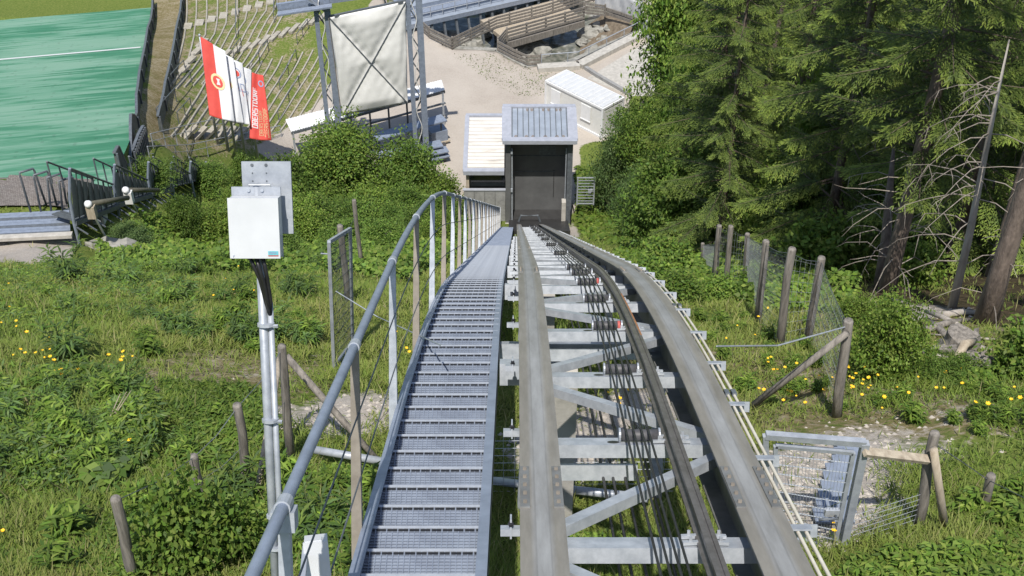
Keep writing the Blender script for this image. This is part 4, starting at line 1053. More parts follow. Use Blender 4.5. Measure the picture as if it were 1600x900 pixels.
MB().box((cx + 1.05, YD - .01, zt - 4.0), (.05, .03, 2.2)).build('panel_seam', M['booth_dark'], DP); MB().box((cx + .6, YD - .012, zt - 1.3), (1.1, .03, .7)).build('panel_hatch', M['galv_dark'], DP)
fz = Gp(70.2) + .25
MB().tube([(.45, 70.2, fz), (.6, 70.2, fz + .55), (1.75, 70.2, fz + .55), (1.9, 70.2, fz)], .08, 8).build('buffer_hoop', M['galv_dark'], VS)
for x in (X0 + .16, X1 - .16):
    MB().box((x, YF - .12, zb + hm / 2), (.34, .24, hm)).build('door_jamb', M['galv_dark' if x > cx else 'booth'], VS)
MB().tube([(X0 + .42, YF - .15, zb + 1.2), (X0 + .42, YF - .15, zt - .3)], .05, 8).build('guide_tube', M['galv_bright'], VS); MB().tube([(X1 - .42, YF - .15, zb + 1.6), (X1 - .42, YF - .15, zt - .3)], .04, 8).build('guide_tube', M['galv'], VS)
for z in (.5, 3.5): MB().box((X0 + .40, YF - .28, zt - z), (.12, .1, .25)).build('guide_bracket', M['galv_bright'], VS)
MB().box((X1 - .5, YF - .35, zb + 2.1), (.28, .5, 2.4)).build('concrete_upstand', M['concrete'], VS); MB().box((X0 + .2, YF - .9, zb + 1.0), (.5, 1.2, .9)).build('concrete_upstand', M['concrete'], VS)
MB().tube([(X1 + .05, YF - .5, zb + .2), (X1 - .02, YF - .5, zb + 2.5), (X1 + .1, YF - .35, zb + 3.0), (X1 + .22, YF - .5, zb + 2.4)], .05, 6).build('cable_loop', M['black'], VS, True)
# roof: grey frame round zinc seams, slightly pitched to the front
rA = [at_y(785, 221, YF - .6), at_y(902, 222, YF - .6)]; zr = rA[0][2]; rz1 = zr + .5
xa, xb = rA[0][0], rA[1][0]; yr0, yr1 = YF - .6, YF + 4.6
yr1 = next(y for y in np.arange(YF + 2, YF + 9, .05) if 450 - F * (V((0, y, rz1)) @ UP) / (V((0, y, rz1)) @ FWD) < 166)
def rp(u, v, h=0): return V((xa + (xb - xa) * u, yr0 + (yr1 - yr0) * v, zr + (rz1 - zr) * v + h))
RF = MB().slab([rp(.02, .02, -.02), rp(.98, .02, -.02), rp(.98, .98, -.02), rp(.02, .98, -.02)], .28).build('roof', M['zinc'], VS)
MB().beam(rp(0, .02), rp(1, .02), .5, .26).build('roof_trim', M['trim'], RF); MB().beam(rp(0, .98), rp(1, .98), .35, .22).build('roof_trim', M['trim'], RF)
for u in (.055, .945): MB().beam(rp(u, .045), rp(u, .96), .62, .20).build('roof_trim', M['trim'], RF)
for k in range(11):
    u = .13 + .74 * k / 10; MB().beam(rp(u, .07, .015), rp(u, .95, .015), .05, .09).build('seam', M['galv_dark'], RF)
stn = MB()
for k in range(9):
    for v, s_ in ((.9, .10), (.12, .13)):
        u = .17 + .08 * k + rng.uniform(-.02, .02)
        if rng.random() < .75: stn.add([rp(u + s_ * .22 * math.cos(t), v + s_ * .5 * math.sin(t), -.016) for t in np.linspace(0, 2 * math.pi, 10, endpoint=False)], [tuple(range(10))])
stn.build('moss_stain', mat('roof_stain', (.22, .20, .19), (.17, .15, .14), 5, .9), RF)
MB().beam(rp(.07, .055, .06), rp(.94, .055, .06), .16, .05).build('gutter_strip', M['brownpost'], RF)
# lean-to
LT_ = thing('station_annex', 'low annex with a stained white corrugated roof left of the valley station', 'annex', (X0 - 2, YF, zb))
ze = at_y(723, 270, YF + .3)[2]; xl = at_y(724, 272, YF + .3)[0]
yb2 = next(y for y in np.arange(YF + 3, YF + 14, .05) if 450 - F * (V((0, y, ze + .5)) @ UP) / (V((0, y, ze + .5)) @ FWD) < 180)
def lp(u, v, h=0): return V((xl + (xa + .1 - xl) * u, YF + .3 + (yb2 - YF - .3) * v, ze + .5 * v + h))
b = MB(); P = []; nr_ = 60
for i in range(nr_ + 1):
    v = .035 + .93 * i / nr_; z = .11 * (1 if i % 4 in (1, 2) else 0); P += [lp(.06, v, z), lp(1, v, z)]
for i in range(nr_): b.add([P[2 * i], P[2 * i + 1], P[2 * i + 3], P[2 * i + 2]], [(0, 1, 2, 3)], 1 if i % 4 == 3 else 0)
o = b.build('roof', [mat('white_sheet', (.56, .545, .52), (.40, .375, .34), 1.1, .6, 0, 0, None, (.5, 2, 1), .3, .5), mat('stained_sheet', (.36, .33, .285), (.22, .19, .155), 1.4, .7, 0, 0, None, (.5, 2, 1), .35, .6)], LT_); o.modifiers.new('t', 'SOLIDIFY').thickness = .03
MB().beam(lp(0, .02), lp(1, .02), .42, .3).build('roof_trim', M['trim'], LT_); MB().beam(lp(0, .98), lp(1, .98), .3, .3).build('roof_trim', M['trim'], LT_); MB().beam(lp(.04, .03), lp(.04, .97), .30, .28).build('roof_trim', M['trim'], LT_)
xw0, xw1 = xl + .2, X0 - .02
ytop = YF + .5
MB().box(((xw0 + xw1) / 2, (ytop + yb2 - .4) / 2 + .3, zb + (ze - zb) / 2 - .1), (xw1 - xw0, yb2 - ytop - 1.0, ze - zb - .3)).build('wall', M['booth'], LT_)
zw = at_y(740, 294, ytop)[2]
MB().box(((xw0 + xw1) / 2 + .1, ytop + .25, (ze - .3 + zw) / 2), (xw1 - xw0 - .3, .06, ze - .3 - zw)).build('window', M['glass'], LT_)
MB().box((xw0 + .06, ytop + .15, (ze + zw) / 2 - .2), (.2, .25, ze - zw)).build('corner_post', M['palewood'], LT_)
e = thing('panel_wall', 'grey concrete panel wall in front of the annex beside the stair foot', 'wall', (xw0, ytop - .3, zb))
for k in range(4):
    xx = xw0 - .2 + (xw1 - xw0 + .2) * (k + .5) / 4; MB().box((xx, ytop - .25, (zw + zb) / 2 - .3), ((xw1 - xw0 + .2) / 4 - .03, .16, zw - zb + .6)).build('wall_panel', M['concrete_grey'], e)
MB().box(((xw0 + xw1) / 2 - .1, ytop - .25, zw + .05), (xw1 - xw0 + .3, .24, .08)).build('coping', M['trim'], e)
# little gate right of the station
def grate_gate(name, label, c0, c1, zlo, zhi, nbar, y):
    e = thing(name, label, 'gate', (c0, y, zlo)); fr_ = MB()
    for x in (c0, c1): MB().box((x, y, (zlo + zhi) / 2), (.09, .09, zhi - zlo)).build('post', M['galv'], e)
    for z in (zlo + .1, zhi - .04): MB().box(((c0 + c1) / 2, y, z), (c1 - c0 - .09, .06, .07)).build('frame_rail', M['galv'], e)
    for k in range(nbar): MB().box(((c0 + c1) / 2, y, zlo + .2 + (zhi - zlo - .35) * (k + .5) / nbar), (c1 - c0 - .1, .03, .05)).build('bar', M['galv'], e)
    MB().box((c1 - .25, y - .06, (zlo + zhi) / 2 + .05), (.3, .1, .3)).build('lock_case', M['galv_bright'], e); MB().tube([(c1 - .2, y - .14, (zlo + zhi) / 2), (c1 - .02, y - .14, (zlo + zhi) / 2)], .03, 6).build('handle', M['black'], e)
gl, gr2 = at_y(902, 300, YF + .3), at_y(928, 300, YF + .3)
grate_gate('barred_gate', 'small galvanised gate with horizontal bars right of the valley station', gl[0], gr2[0], at_y(915, 320, YF + .3)[2], at_y(915, 277, YF + .3)[2], 8, YF + .3)
# container
c0 = PZ(940, 217); lv = PZ(854, 172) - c0; lv = V((-.705, .709, 0)); wv2 = V((.709, .705, 0)); CL, CW, CH = 6.06, 2.44, 2.62
CT = thing('site_container', 'white office container with shuttered windows standing behind the valley station', 'container', c0)
RC = np.stack([lv, -wv2, V((0, 0, 1))], 1)
def cpt(a, bq, z): return c0 + lv * a + wv2 * bq + V((0, 0, z))
MB().box(cpt(CL / 2, CW / 2, CH / 2 + .02), (CL - .16, CW - .16, CH - .16), RC).build('wall', M['whitewash'], CT)
for a in (.08, CL - .08):
    for bq in (.08, CW - .08): MB().box(cpt(a, bq, CH / 2), (.16, .16, CH), RC).build('corner_post', M['white'], CT)
for z in (.08, CH - .08):
    for bq in (.06, CW - .06): MB().box(cpt(CL / 2, bq, z), (CL - .3, .13, .165), RC).build('side_beam', M['white'], CT)
    for a in (.06, CL - .06): MB().box(cpt(a, CW / 2, z), (.13, CW - .3, .165), RC).build('end_beam', M['white'], CT)
b = MB(); P = []; nr_ = 60
for i in range(nr_ + 1):
    a = .12 + (CL - .24) * i / nr_; z = CH - .02 + (.05 if i % 5 < 4 else 0); P += [cpt(a, .1, z), cpt(a, CW - .1, z)]
b.add(P, [(2 * i + 1, 2 * i, 2 * i + 2, 2 * i + 3) for i in range(nr_)]); o = b.build('roof', M['panel_white'], CT); o.modifiers.new('t', 'SOLIDIFY').thickness = .02
for a in (1.75, 4.9):
    wn_ = MB().box(cpt(a, .055, 1.55), (.95, .06, 1.25), RC).build('window', M['white'], CT)
    MB().box(cpt(a, .03, .90), (1.05, .12, .06), RC).build('sill', M['white'], wn_)
    fb = MB()
    for da in (-.5, .5): fb.box(cpt(a + da, .04, 1.55), (.05, .06, 1.3), RC)
    fb.build('frame', M['whitewash'], wn_)
dr_ = MB().box(cpt(.055, CW / 2 , 1.25), (.05, CW - .42, 2.1), RC).build('door', M['whitewash'], CT); MB().box(cpt(.02, CW / 2 + .3, 1.2), (.06, .05, .16), RC).build('handle', M['black'], dr_)

# ------------------------------------------------------------------ stream basin, bridge, fences, grandstand
def canal_walls():
    b = MB(); C = [V((x, y, PLAZA)) for x, y in CANAL]
    for i in range(8):
        a, c = C[i], C[i + 1]; b.beam(up(a, -1.25), up(c, -1.25), .5, 2.6)
    return b.build('stream_wall', M['stone'])
o = canal_walls(); tag(o, 'rough stone retaining wall lining the stream basin on the plaza', 'retaining wall')
def water_mat():
    m, t, n, l, p = _nt('shallow_stream_water'); tc = n.new('ShaderNodeTexCoord'); z = n.new('ShaderNodeTexNoise'); z.inputs['Scale'].default_value = 1.4; z.inputs['Detail'].default_value = 7; l.new(tc.outputs['Object'], z.inputs['Vector'])
    r = ramp(n, [(.35, (.07, .08, .065)), (.55, (.17, .17, .145)), (.68, (.36, .36, .34))]); l.new(z.outputs[0], r.inputs[0]); l.new(r.outputs[0], p.inputs['Base Color']); p.inputs['Roughness'].default_value = .12
    bp = n.new('ShaderNodeBump'); bp.inputs['Strength'].default_value = .5; bp.inputs['Distance'].default_value = .1; l.new(z.outputs[0], bp.inputs['Height']); l.new(bp.outputs[0], p.inputs['Normal']); return m
b = MB(); b.add([(x, y, PLAZA - 2.35) for x, y in CANAL], [tuple(range(len(CANAL)))[::-1]]); kind(b.build('stream_water', water_mat()), 'structure')
def boulder(p, r, seed, label=None, group='boulders in the stream basin'):
    rg = np.random.default_rng(seed); bm_v = []
    nu_, nv_ = 9, 6; b = MB()
    off = rg.normal(0, .18, (nv_ + 1, nu_))
    for j in range(nv_ + 1):
        for i in range(nu_):
            th = math.pi * j / nv_; ph = 2 * math.pi * i / nu_; k = 1 + (off[j, i] if 0 < j < nv_ else 0)
            bm_v.append(V(p) + V((r * 1.25 * k * math.sin(th) * math.cos(ph), r * k * math.sin(th) * math.sin(ph), r * .75 * k * math.cos(th))))
    b.add(bm_v, [(j * nu_ + i, (j + 1) * nu_ + i, (j + 1) * nu_ + (i + 1) % nu_, j * nu_ + (i + 1) % nu_) for j in range(nv_) for i in range(nu_)])
    o = b.build('boulder', M['stone']); tag(o, label or 'grey boulder lying in the stream basin by the wooden bridge', 'boulder', group)
for k in range(55):
    # mostly along the banks
    px, py = random.choice([(random.uniform(905, 985), random.uniform(40, 88)), (random.uniform(660, 760), random.uniform(45, 75)), (random.uniform(760, 880), random.uniform(0, 30)), (random.uniform(800, 850), random.uniform(68, 85))])
    z = PLAZA - 2.2 + (1.3 * (px - 905) / 80 if 905 < px < 985 and py > 38 else 0)
    p = at_z(px, py, z)
    if inside(CANAL, p[0:1], p[1:2])[0]: boulder(p, random.uniform(.3, .95), k)
# bank on the right side of the basin
bk2 = [at_z(a, c, z) for a, c, z in ((905, 90, PLAZA - 2.3), (985, 50, PLAZA - .3), (1000, 12, PLAZA - .25), (940, 24, PLAZA - .6), (910, 45, PLAZA - 2.2))]
kind(MB().slab(bk2, 1.5).build('stream_bank', M['soil']), 'structure')
def wood_fence(label, px, h=1.1, rails=4, step=2.2, mt='wood', z=PLAZA, name='plank_fence'):
    P = [PZ(a, c, z) for a, c in px]; e = thing(name, label, 'fence', P[0])
    L = sum(np.linalg.norm(b_ - a_) for a_, b_ in zip(P, P[1:])); Q = poly_interp(P, max(2, int(L / step) + 1))
    for p in Q: MB().box(up(p, h / 2), (.14, .14, h)).build('post', M[mt], e)
    for a_, c_ in zip(P, P[1:]):
        for k in range(rails):
            hh = h * (k + .7) / (rails + .2); nn = V((0, -.09, 0)); MB().beam(up(a_, hh) + nn, up(c_, hh) + nn, .05, h / rails * .62).build('rail', M[mt], e)
wood_fence('grey plank fence along the gravel edge of the stream under the grandstand', [(648, 38), (672, 60), (707, 77)], 1.1)
wood_fence('grey plank fence between the grandstand stream and the gravel bridge deck', [(707, 77), (776, 44), (850, 25), (905, 8), (960, -6)], 1.2, 4)
wood_fence('weathered plank railing on the near side of the wooden bridge', [(778, 78), (792, 62)], 1.2)
wood_fence('plank fence curving from the bridge end round the stream basin corner', [(778, 80), (800, 92), (824, 103), (845, 102)], 1.1, 3)
wood_fence('plank fence crossing the gravel behind the basin below the white banner', [(912, 22), (945, 26)], 1.2, 4)
wood_fence('plank fence along the right rim of the stream basin beneath the white banner', [(945, 24), (970, 32), (998, 42)], .9, 2)
wood_fence('dark plank fence behind the right end of the white container at the trees', [(1000, 170), (1016, 178), (1040, 192)], 1.0, 2, 1.5)
# bridge
b0p, b1p = PZ(792, 64), PZ(912, 30); bd = (b1p - b0p) / np.linalg.norm(b1p - b0p); bn = V((-bd[1], bd[0], 0))
BR = thing('wooden_bridge', 'weathered wooden footbridge with a plank parapet over the dark stream', 'bridge', (b0p + b1p) / 2)
MB().slab([b0p, b1p, b1p + bn * 4.5, b0p + bn * 4.5], .35).build('deck', M['palewood'], BR)
for s_ in (-.05, 4.5): MB().beam(up(b0p + bn * s_, -.35), up(b1p + bn * s_, -.35), .35, .6).build('girder', M['wood'], BR)
for k in range(5):
    p = b0p + (b1p - b0p) * k / 4; MB().box(up(p, .6), (.16, .16, 1.25)).build('post', M['wood'], BR)
for k in range(4): MB().beam(up(b0p - bn * .12, .2 + .32 * k), up(b1p - bn * .12, .2 + .32 * k), .06, .2).build('parapet_rail', M['wood'], BR)
# tube railing and pale wall round the basin
def tube_fence(label, px, h=1.05, panel=True):
    P = [PZ(a, c) for a, c in px]; e = thing('tube_railing', label, 'railing', P[0])
    for hh in (.12, h): MB().tube([up(p, hh) for p in P], .04, 6).build('rail', M['galv'], e)
    Q = poly_interp(P, 2 + 2 * (len(P) - 1))
    for p in Q: MB().tube([p, up(p, h)], .04, 6).build('post', M['galv'], e)
tube_fence('galvanised tube railing along the pale wall round the stream basin', [(846, 103), (902, 99), (1001, 50)]); tube_fence('galvanised tube railing at the right end of the basin under the white banner', [(1001, 50), (999, 12)])
P = [PZ(a, c) for a, c in ((840, 110), (905, 106), (1006, 54))]; b = MB()
for a_, c_ in zip(P, P[1:]): b.beam(up(a_, .15), up(c_, .15), .8, .5)
tag(b.build('basin_wall', M['concrete']), 'pale concrete wall edging the stream basin beside the container', 'wall')
P = [PZ(a, c, PLAZA + .01) for a, c in ((918, 122), (985, 80), (1030, 60), (1030, 150), (985, 150))]; kind(MB().slab(P, .12).build('concrete_pavement', M['concrete']), 'structure')
P = [PZ(a, c) for a, c in ((985, 150), (930, 118), (915, 108))]; b = MB()
for a_, c_ in zip(P, P[1:]): b.beam(up(a_, .1), up(c_, .1), .3, .35)
tag(b.build('pavement_kerb', M['concrete_grey']), 'low concrete kerb between the pale pavement and the container', 'kerb')
def banner(label, px, h, mt):
    P = [PZ(a, c) for a, c in px]; e = thing('mesh_banner', label, 'banner', P[0])
    n_ = 24; Q = poly_interp(P, n_); b = MB(); PP = []
    for i, p in enumerate(Q):
        for k in range(6): PP.append(up(p, h * k / 5) + V((0, -.07 - .06 * math.sin(i * 1.3 + k), 0)))
    b.add(PP, [(i * 6 + k, (i + 1) * 6 + k, (i + 1) * 6 + k + 1, i * 6 + k + 1) for i in range(n_ - 1) for k in range(5)]); o = b.build('cloth', M[mt], e, True); o.modifiers.new('t', 'SOLIDIFY').thickness = .015
    for p in poly_interp(P, 5): MB().tube([p, up(p, h + .1)], .05, 6).build('post', M['galv'], e)
    MB().tube([up(p, h + .05) for p in P], .04, 6).build('top_rail', M['galv'], e)
banner('white mesh banner stretched on a tube frame beyond the stream basin', [(930, 12), (968, 22), (1002, 36)], 2.0, 'banner_white'); banner('white mesh banner on the fence right of the basin next to the trees', [(1003, 56), (1030, 78)], 1.6, 'banner_white')
# grandstand: blue-grey stepped deck on dark raking legs over the stream
g0, g1 = PZ(648, 34, PLAZA + .8), PZ(870, -16, PLAZA + .8); gd = (g1 - g0) / np.linalg.norm(g1 - g0); gn = V((-gd[1], gd[0], 0)) * (1 if -gd[1] * 0 + gd[0] > 0 else -1)
GS = thing('grandstand', 'blue-grey metal grandstand rising beyond the stream at the top edge', 'grandstand', g0)
for k in range(9):
    a_ = up(g0 + gn * .8 * k - gd * 1, .42 * k); c_ = up(g1 + gn * .8 * k + gd * 3, .42 * k); MB().beam(a_, c_, .8, .06).build('step_board', M['galv_blue' if k % 2 else 'zinc'], GS); MB().beam(up(a_ - gn * .38, -.2), up(c_ - gn * .38, -.2), .04, .38).build('riser', M['galv_blue'], GS)
for k in range(13):
    p = g0 + (g1 - g0) * (k + .3) / 12; q_ = up(p - gn * 1.0, -3.4)
    MB().beam(p, q_, .16, .2, gd).build('raking_leg', M['galv_dark'], GS)
    MB().tube([up(p, .0), up(p, 1.1)], .04, 6).build('guard_post', M['galv'], GS)
for h_ in (.55, 1.1): MB().tube([up(g0 - gd, h_), up(g1 + gd * 3, h_)], .04, 6).build('guard_rail', M['galv'], GS)
# ------------------------------------------------------------------ vegetation builders
def unit(a): return a / np.maximum(np.linalg.norm(a, axis=-1, keepdims=True), 1e-9)
def cards(C, A, Nn, L, W, cols, name, m, parent=None, fold=0.12):
    """one small rhombic leaf per row: base C, axis A, normal Nn"""
    A = unit(A); S_ = unit(np.cross(A, Nn)); Nn = np.cross(S_, A)
    L = np.broadcast_to(np.asarray(L, float).reshape(-1, 1) if np.ndim(L) else np.full((len(C), 1), L), (len(C), 1)); W = np.broadcast_to(np.asarray(W, float).reshape(-1, 1) if np.ndim(W) else np.full((len(C), 1), W), (len(C), 1))
    v0 = C; v2 = C + A * L - Nn * L * fold; mid = C + A * L * .5
    v1 = mid + S_ * W * .5; v3 = mid - S_ * W * .5
    vs = np.stack([v0, v1, v2, v3], 1).reshape(-1, 3)
    return np_mesh(name, vs, np.arange(len(vs)).reshape(-1, 4), m, parent, cols)
def pal(n, colours, rg, jit=.18):
    c = np.array(colours)[rg.integers(0, len(colours), n)]
    return np.clip(c * (1 + rg.normal(0, jit, (n, 1))), .004, .6)
G_MID = [(.11, .195, .032), (.14, .22, .04), (.09, .165, .032), (.165, .235, .05)]
G_BRIGHT = [(.14, .225, .032), (.175, .26, .042), (.11, .195, .03), (.205, .265, .055)]
G_DARK = [(.045, .095, .022), (.062, .118, .028), (.08, .14, .034), (.04, .08, .02)]
G_BLUE = [(.10, .165, .052), (.125, .20, .066), (.085, .145, .05), (.15, .215, .078)]
G_OLIVE = [(.09, .12, .028), (.075, .105, .024), (.11, .135, .032)]
PROTO = {}
def shrub_proto(key, n, leaf, seed, cols, tall=1.0, nl=12, ragged=.22, wl=.55, name='shrub'):
    rg = np.random.default_rng(seed)
    th = rg.uniform(0, 2 * np.pi, nl); rr = np.sqrt(rg.uniform(0, 1, nl)) * .62; zz = rg.uniform(.25, 1.0, nl) * tall
    rr *= np.where(zz > .75 * tall, .55, 1)
    lc = np.stack([rr * np.cos(th), rr * np.sin(th), zz], 1); lr = rg.uniform(.16, .36, nl)
    lc = np.concatenate([lc, [[0, 0, .5 * tall]]]); lr = np.append(lr, .5)
    k = rg.choice(len(lr), n, p=lr ** 2 / (lr ** 2).sum())
    d = unit(rg.normal(0, 1, (n, 3))); d[:, 2] = np.abs(d[:, 2]) * .9 - .25 * (rg.random(n) < .35); d = unit(d)
    # leaf sprays: gather leaves round twig ends so that gaps open between them
    ns = max(30, n // 26); sd = unit(rg.normal(0, 1, (ns, 3))); sk = rg.choice(len(lr), ns, p=lr ** 2 / (lr ** 2).sum()); sd[:, 2] = np.abs(sd[:, 2]) * 1.1 - .3
    sd = unit(sd); sp = lc[sk] + sd * lr[sk][:, None] * rg.uniform(.75, 1 + ragged, (ns, 1)) * np.array([1, 1, tall ** .3])
    a = rg.integers(0, ns, n); C = sp[a] + rg.normal(0, leaf * 1.35, (n, 3)) * np.array([1, 1, .7]); out = sd[a]
    inner = rg.random(n) < .22; C[inner] = lc[k[inner]] + d[inner] * lr[k[inner]][:, None] * rg.uniform(.3, .8, (inner.sum(), 1))
    C[:, 2] = np.maximum(C[:, 2], .02)
    A = unit(out * .6 + rg.normal(0, .7, (n, 3)) + np.array([0, 0, -.15])); Nn = unit(out * .5 + rg.normal(0, .45, (n, 3)) + np.array([0, 0, .9]))
    tone = rg.normal(1, .14, ns)[a][:, None]
    col = np.clip(pal(n, cols, rg) * tone, .004, .5)
    root = thing(name, 'prototype', 'shrub', (0, 0, 0))
    L = leaf * rg.uniform(.7, 1.35, n)
    cards(C, A, Nn, L, L * wl, col, 'crown', M['yellowleaf'], root)
    b = MB()
    for i in range(len(lr)):
        e_ = lc[i]; m_ = e_ * .5 + V((rg.normal(0, .05), rg.normal(0, .05), 0)); b.tube([(0, 0, -.15), m_ * np.array([.6, .6, 1]), e_], [.035, .02, .006], 5, False)
    b.build('stem', M['twig'], root)
    root['used'] = 0; PROTO[key] = root
def put(key, name, label, cat, p, r, h=None, group=None, rz=None):
    """a plant of the kind key at p: r = half width, h = height in metres"""
    o = PROTO[key]; sc = (r, r, (h if h else r * 1.25) / o.get('tall', 1.25))
    rz = random.uniform(0, 6.28) if rz is None else rz
    if not o['used']:
        o['used'] = 1; o.location = tuple(map(float, p)); o.rotation_euler = (0, 0, rz); o.scale = sc; o.name = name; n_ = o
    else:
        n_ = dup(o, tuple(map(float, p)), rz, sc); n_.name = name
        if 'group' in n_ and not group: del n_['group']
    n_['label'] = label; n_['category'] = cat
    if group: n_['group'] = group
    return n_
for key, n, lf, seed, cols, tall, nl, wl in (('fine_mid', 11000, .062, 1, G_MID, 1.25, 16, .55), ('fine_bright', 11000, .062, 2, G_BRIGHT, 1.25, 16, .6), ('fine_blue', 12000, .055, 3, G_BLUE, 1.35, 16, .45),
                                             ('fine_dark', 11000, .06, 4, G_DARK, 1.25, 15, .5), ('coarse_mid', 3600, .115, 5, G_MID + G_BRIGHT, 1.25, 12, .6), ('coarse_bright', 3600, .12, 6, G_BRIGHT, 1.25, 12, .7), ('crown_big', 26000, .046, 7, G_MID + G_BRIGHT, 1.5, 26, .6)):
    shrub_proto(key, n, lf, seed, cols, tall, nl + 6, .55, wl); PROTO[key]['tall'] = tall * 1.1

# ---- spruces
def spruce(key, H_, z0, seed, light, dead=True, rmax=2.9):
    rg = np.random.default_rng(seed)
    root = thing('spruce_tree', 'prototype', 'tree', (0, 0, 0)); root['used'] = 0; root['tall'] = 1.0
    b = MB(); r0 = H_ * .0088
    zs_ = np.linspace(-.4, H_, 14); wob = np.cumsum(rg.normal(0, .02, (14, 2)), 0)
    pts = [(wob[i, 0], wob[i, 1], zs_[i]) for i in range(14)]
    b.tube(pts, [r0 * (1.25 if i == 0 else 1) * (1 - .93 * max(zs_[i], 0) / H_) + .012 for i in range(14)], 10); b.build('trunk', M['bark'], root, True)
    C, A, Nn, L, W, col = [], [], [], [], [], []
    lb = MB(); z = z0
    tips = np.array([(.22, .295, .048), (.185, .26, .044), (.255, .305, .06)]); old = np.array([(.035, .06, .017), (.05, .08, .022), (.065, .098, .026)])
    while z < H_ - .3:
        f = (z - z0) / (H_ - z0); nb_ = rg.integers(4, 7); Lb = rmax * (1 - f) ** .75 * min(1, .6 + f * 4) + .25
        a0 = rg.uniform(0, 6.28)
        for k in range(nb_):
            az = a0 + 6.283 * k / nb_ + rg.normal(0, .3); ll = Lb * rg.uniform(.6, 1.2); zz = z + rg.normal(0, .22)
            o_ = np.array([math.cos(az), math.sin(az), 0]); sd = np.array([-o_[1], o_[0], 0]); dr = rg.uniform(.15, .5) * (1 - f * .8)
            s_ = np.linspace(0, 1, 9); path = o_[None] * (s_ * ll)[:, None] + np.stack([0 * s_, 0 * s_, zz + ll * (.08 * s_ - dr * s_ ** 1.6 + .5 * np.maximum(s_ - .65, 0) ** 1.5)], 1)
            lb.tube(path[[0, 4, 8]], [.022 + .008 * ll, .014, .004], 4, False)
            n_ = max(6, int(ll / .105)); q_ = np.repeat(np.linspace(.16, 1.0, n_), 2); m2 = len(q_); sg = np.tile([1.0, -1.0], n_)
            p = np.stack([np.interp(q_, s_, path[:, i]) for i in range(3)], 1)
            tl = (.14 + .62 * np.sin(np.pi * np.minimum(1, q_ * .86 + .07)) ** .8 * min(1, ll / 2.0)) * rg.uniform(.6, 1.25, m2)
            td = unit(o_ * .85 + sd[None] * (sg * rg.uniform(.55, 1.0, m2))[:, None] + np.stack([0 * q_, 0 * q_, -.22 + rg.normal(0, .16, m2)], 1))
            nj = 7; u = ((np.arange(nj) + .4) / nj)[None, :, None]
            pp = p[:, None, :] + td[:, None, :] * tl[:, None, None] * u - np.array([0, 0, .22]) * u * u * tl[:, None, None]
            for s2 in (-1.0, 1.0):
                dd = td[:, None, :] + (sd * .6 * s2)[None, None, :] * sg[:, None, None] + rg.normal(0, .15, (m2, nj, 3)) - np.array([0, 0, .12])
                C.append(pp.reshape(-1, 3)); A.append(dd.reshape(-1, 3)); nq = m2 * nj
                Nn.append(np.array([0, 0, 1.0]) + rg.normal(0, .28, (nq, 3)) + o_ * .2); L.append(.135 * rg.uniform(.75, 1.35, nq)); W.append(np.full(nq, .034))
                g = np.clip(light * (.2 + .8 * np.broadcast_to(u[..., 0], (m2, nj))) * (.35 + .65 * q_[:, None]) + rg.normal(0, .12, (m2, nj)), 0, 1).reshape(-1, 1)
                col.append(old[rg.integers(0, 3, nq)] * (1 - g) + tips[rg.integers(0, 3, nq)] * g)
        z += rg.uniform(.62, 1.0) * (1 if f < .7 else .6)
    C, A, Nn, L, W, col = [np.concatenate(x_) for x_ in (C, A, Nn, L, W, col)]
    lb.build('limbs', M['twig'], root)
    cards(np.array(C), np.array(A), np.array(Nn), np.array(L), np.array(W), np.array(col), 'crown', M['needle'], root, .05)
    if dead:
        db = MB()
        for k in range(26):
            zz = rg.uniform(.8, z0 + 1.2); az = rg.uniform(0, 6.28); ll = rg.uniform(.5, 1.9); o_ = np.array([math.cos(az), math.sin(az), 0]); c_ = rg.uniform(-.5, .1)
            db.tube([o_ * .1 + V((0, 0, zz)), o_ * ll * .5 + V((0, 0, zz + .08)), o_ * ll * .85 + V((0, 0, zz + c_ * ll * .5)), o_ * ll + V((0, 0, zz + c_ * ll))], [.016, .012, .008, .003], 4, False)
        db.build('dead_branches', M['deadtwig'], root)
    PROTO[key] = root; return len(C)
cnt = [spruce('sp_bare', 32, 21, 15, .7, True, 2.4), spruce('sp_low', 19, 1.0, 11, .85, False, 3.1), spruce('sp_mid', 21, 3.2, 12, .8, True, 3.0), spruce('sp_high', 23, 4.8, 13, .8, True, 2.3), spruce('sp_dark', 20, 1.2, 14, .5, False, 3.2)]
def tree(key, label, x, y, s_, group=None, rz=None, name='spruce_tree', cat='tree'):
    o = PROTO[key]; z = gz(x, y) - .1; rz = random.uniform(0, 6.28) if rz is None else rz
    if not o['used']: o['used'] = 1; o.location = (x, y, z); o.rotation_euler = (0, 0, rz); o.scale = (s_, s_, s_); n_ = o
    else: n_ = dup(o, (x, y, z), rz, s_)
    n_['label'] = label; n_['category'] = cat
    if group: n_['group'] = group
    elif 'group' in n_: del n_['group']
    return n_
def tree_px(key, label, px, s_, **k):
    p = ground(*px); return tree(key, label, p[0], p[1], s_, **k)
tree_px('sp_high', 'tall spruce with a bare lower trunk right above the bushy slope by the fence posts', (1388, 455), .95)
tree_px('sp_bare', 'thick spruce with a bare trunk and curled dead twigs at the right edge', (1540, 508), .72)
tree_px('sp_bare', 'spruce close to the right edge behind the thick bare trunk', (1612, 478), .66)
FG = 'spruces massed in the forest on the right'; FLB = 'one of the spruces massed in the forest on the right'
tree('sp_low', 'bright-tipped spruce with boughs to the ground behind the row of fence posts', 10.2, 33.5, .95)
tree('sp_mid', 'dark spruce whose bare trunk shows in a gap above the sycamore bushes', 8.7, 47.0, 1.0)
tree('sp_low', 'tall spruce with feathery boughs standing behind the dead tree', 13.4, 31.0, 1.1)
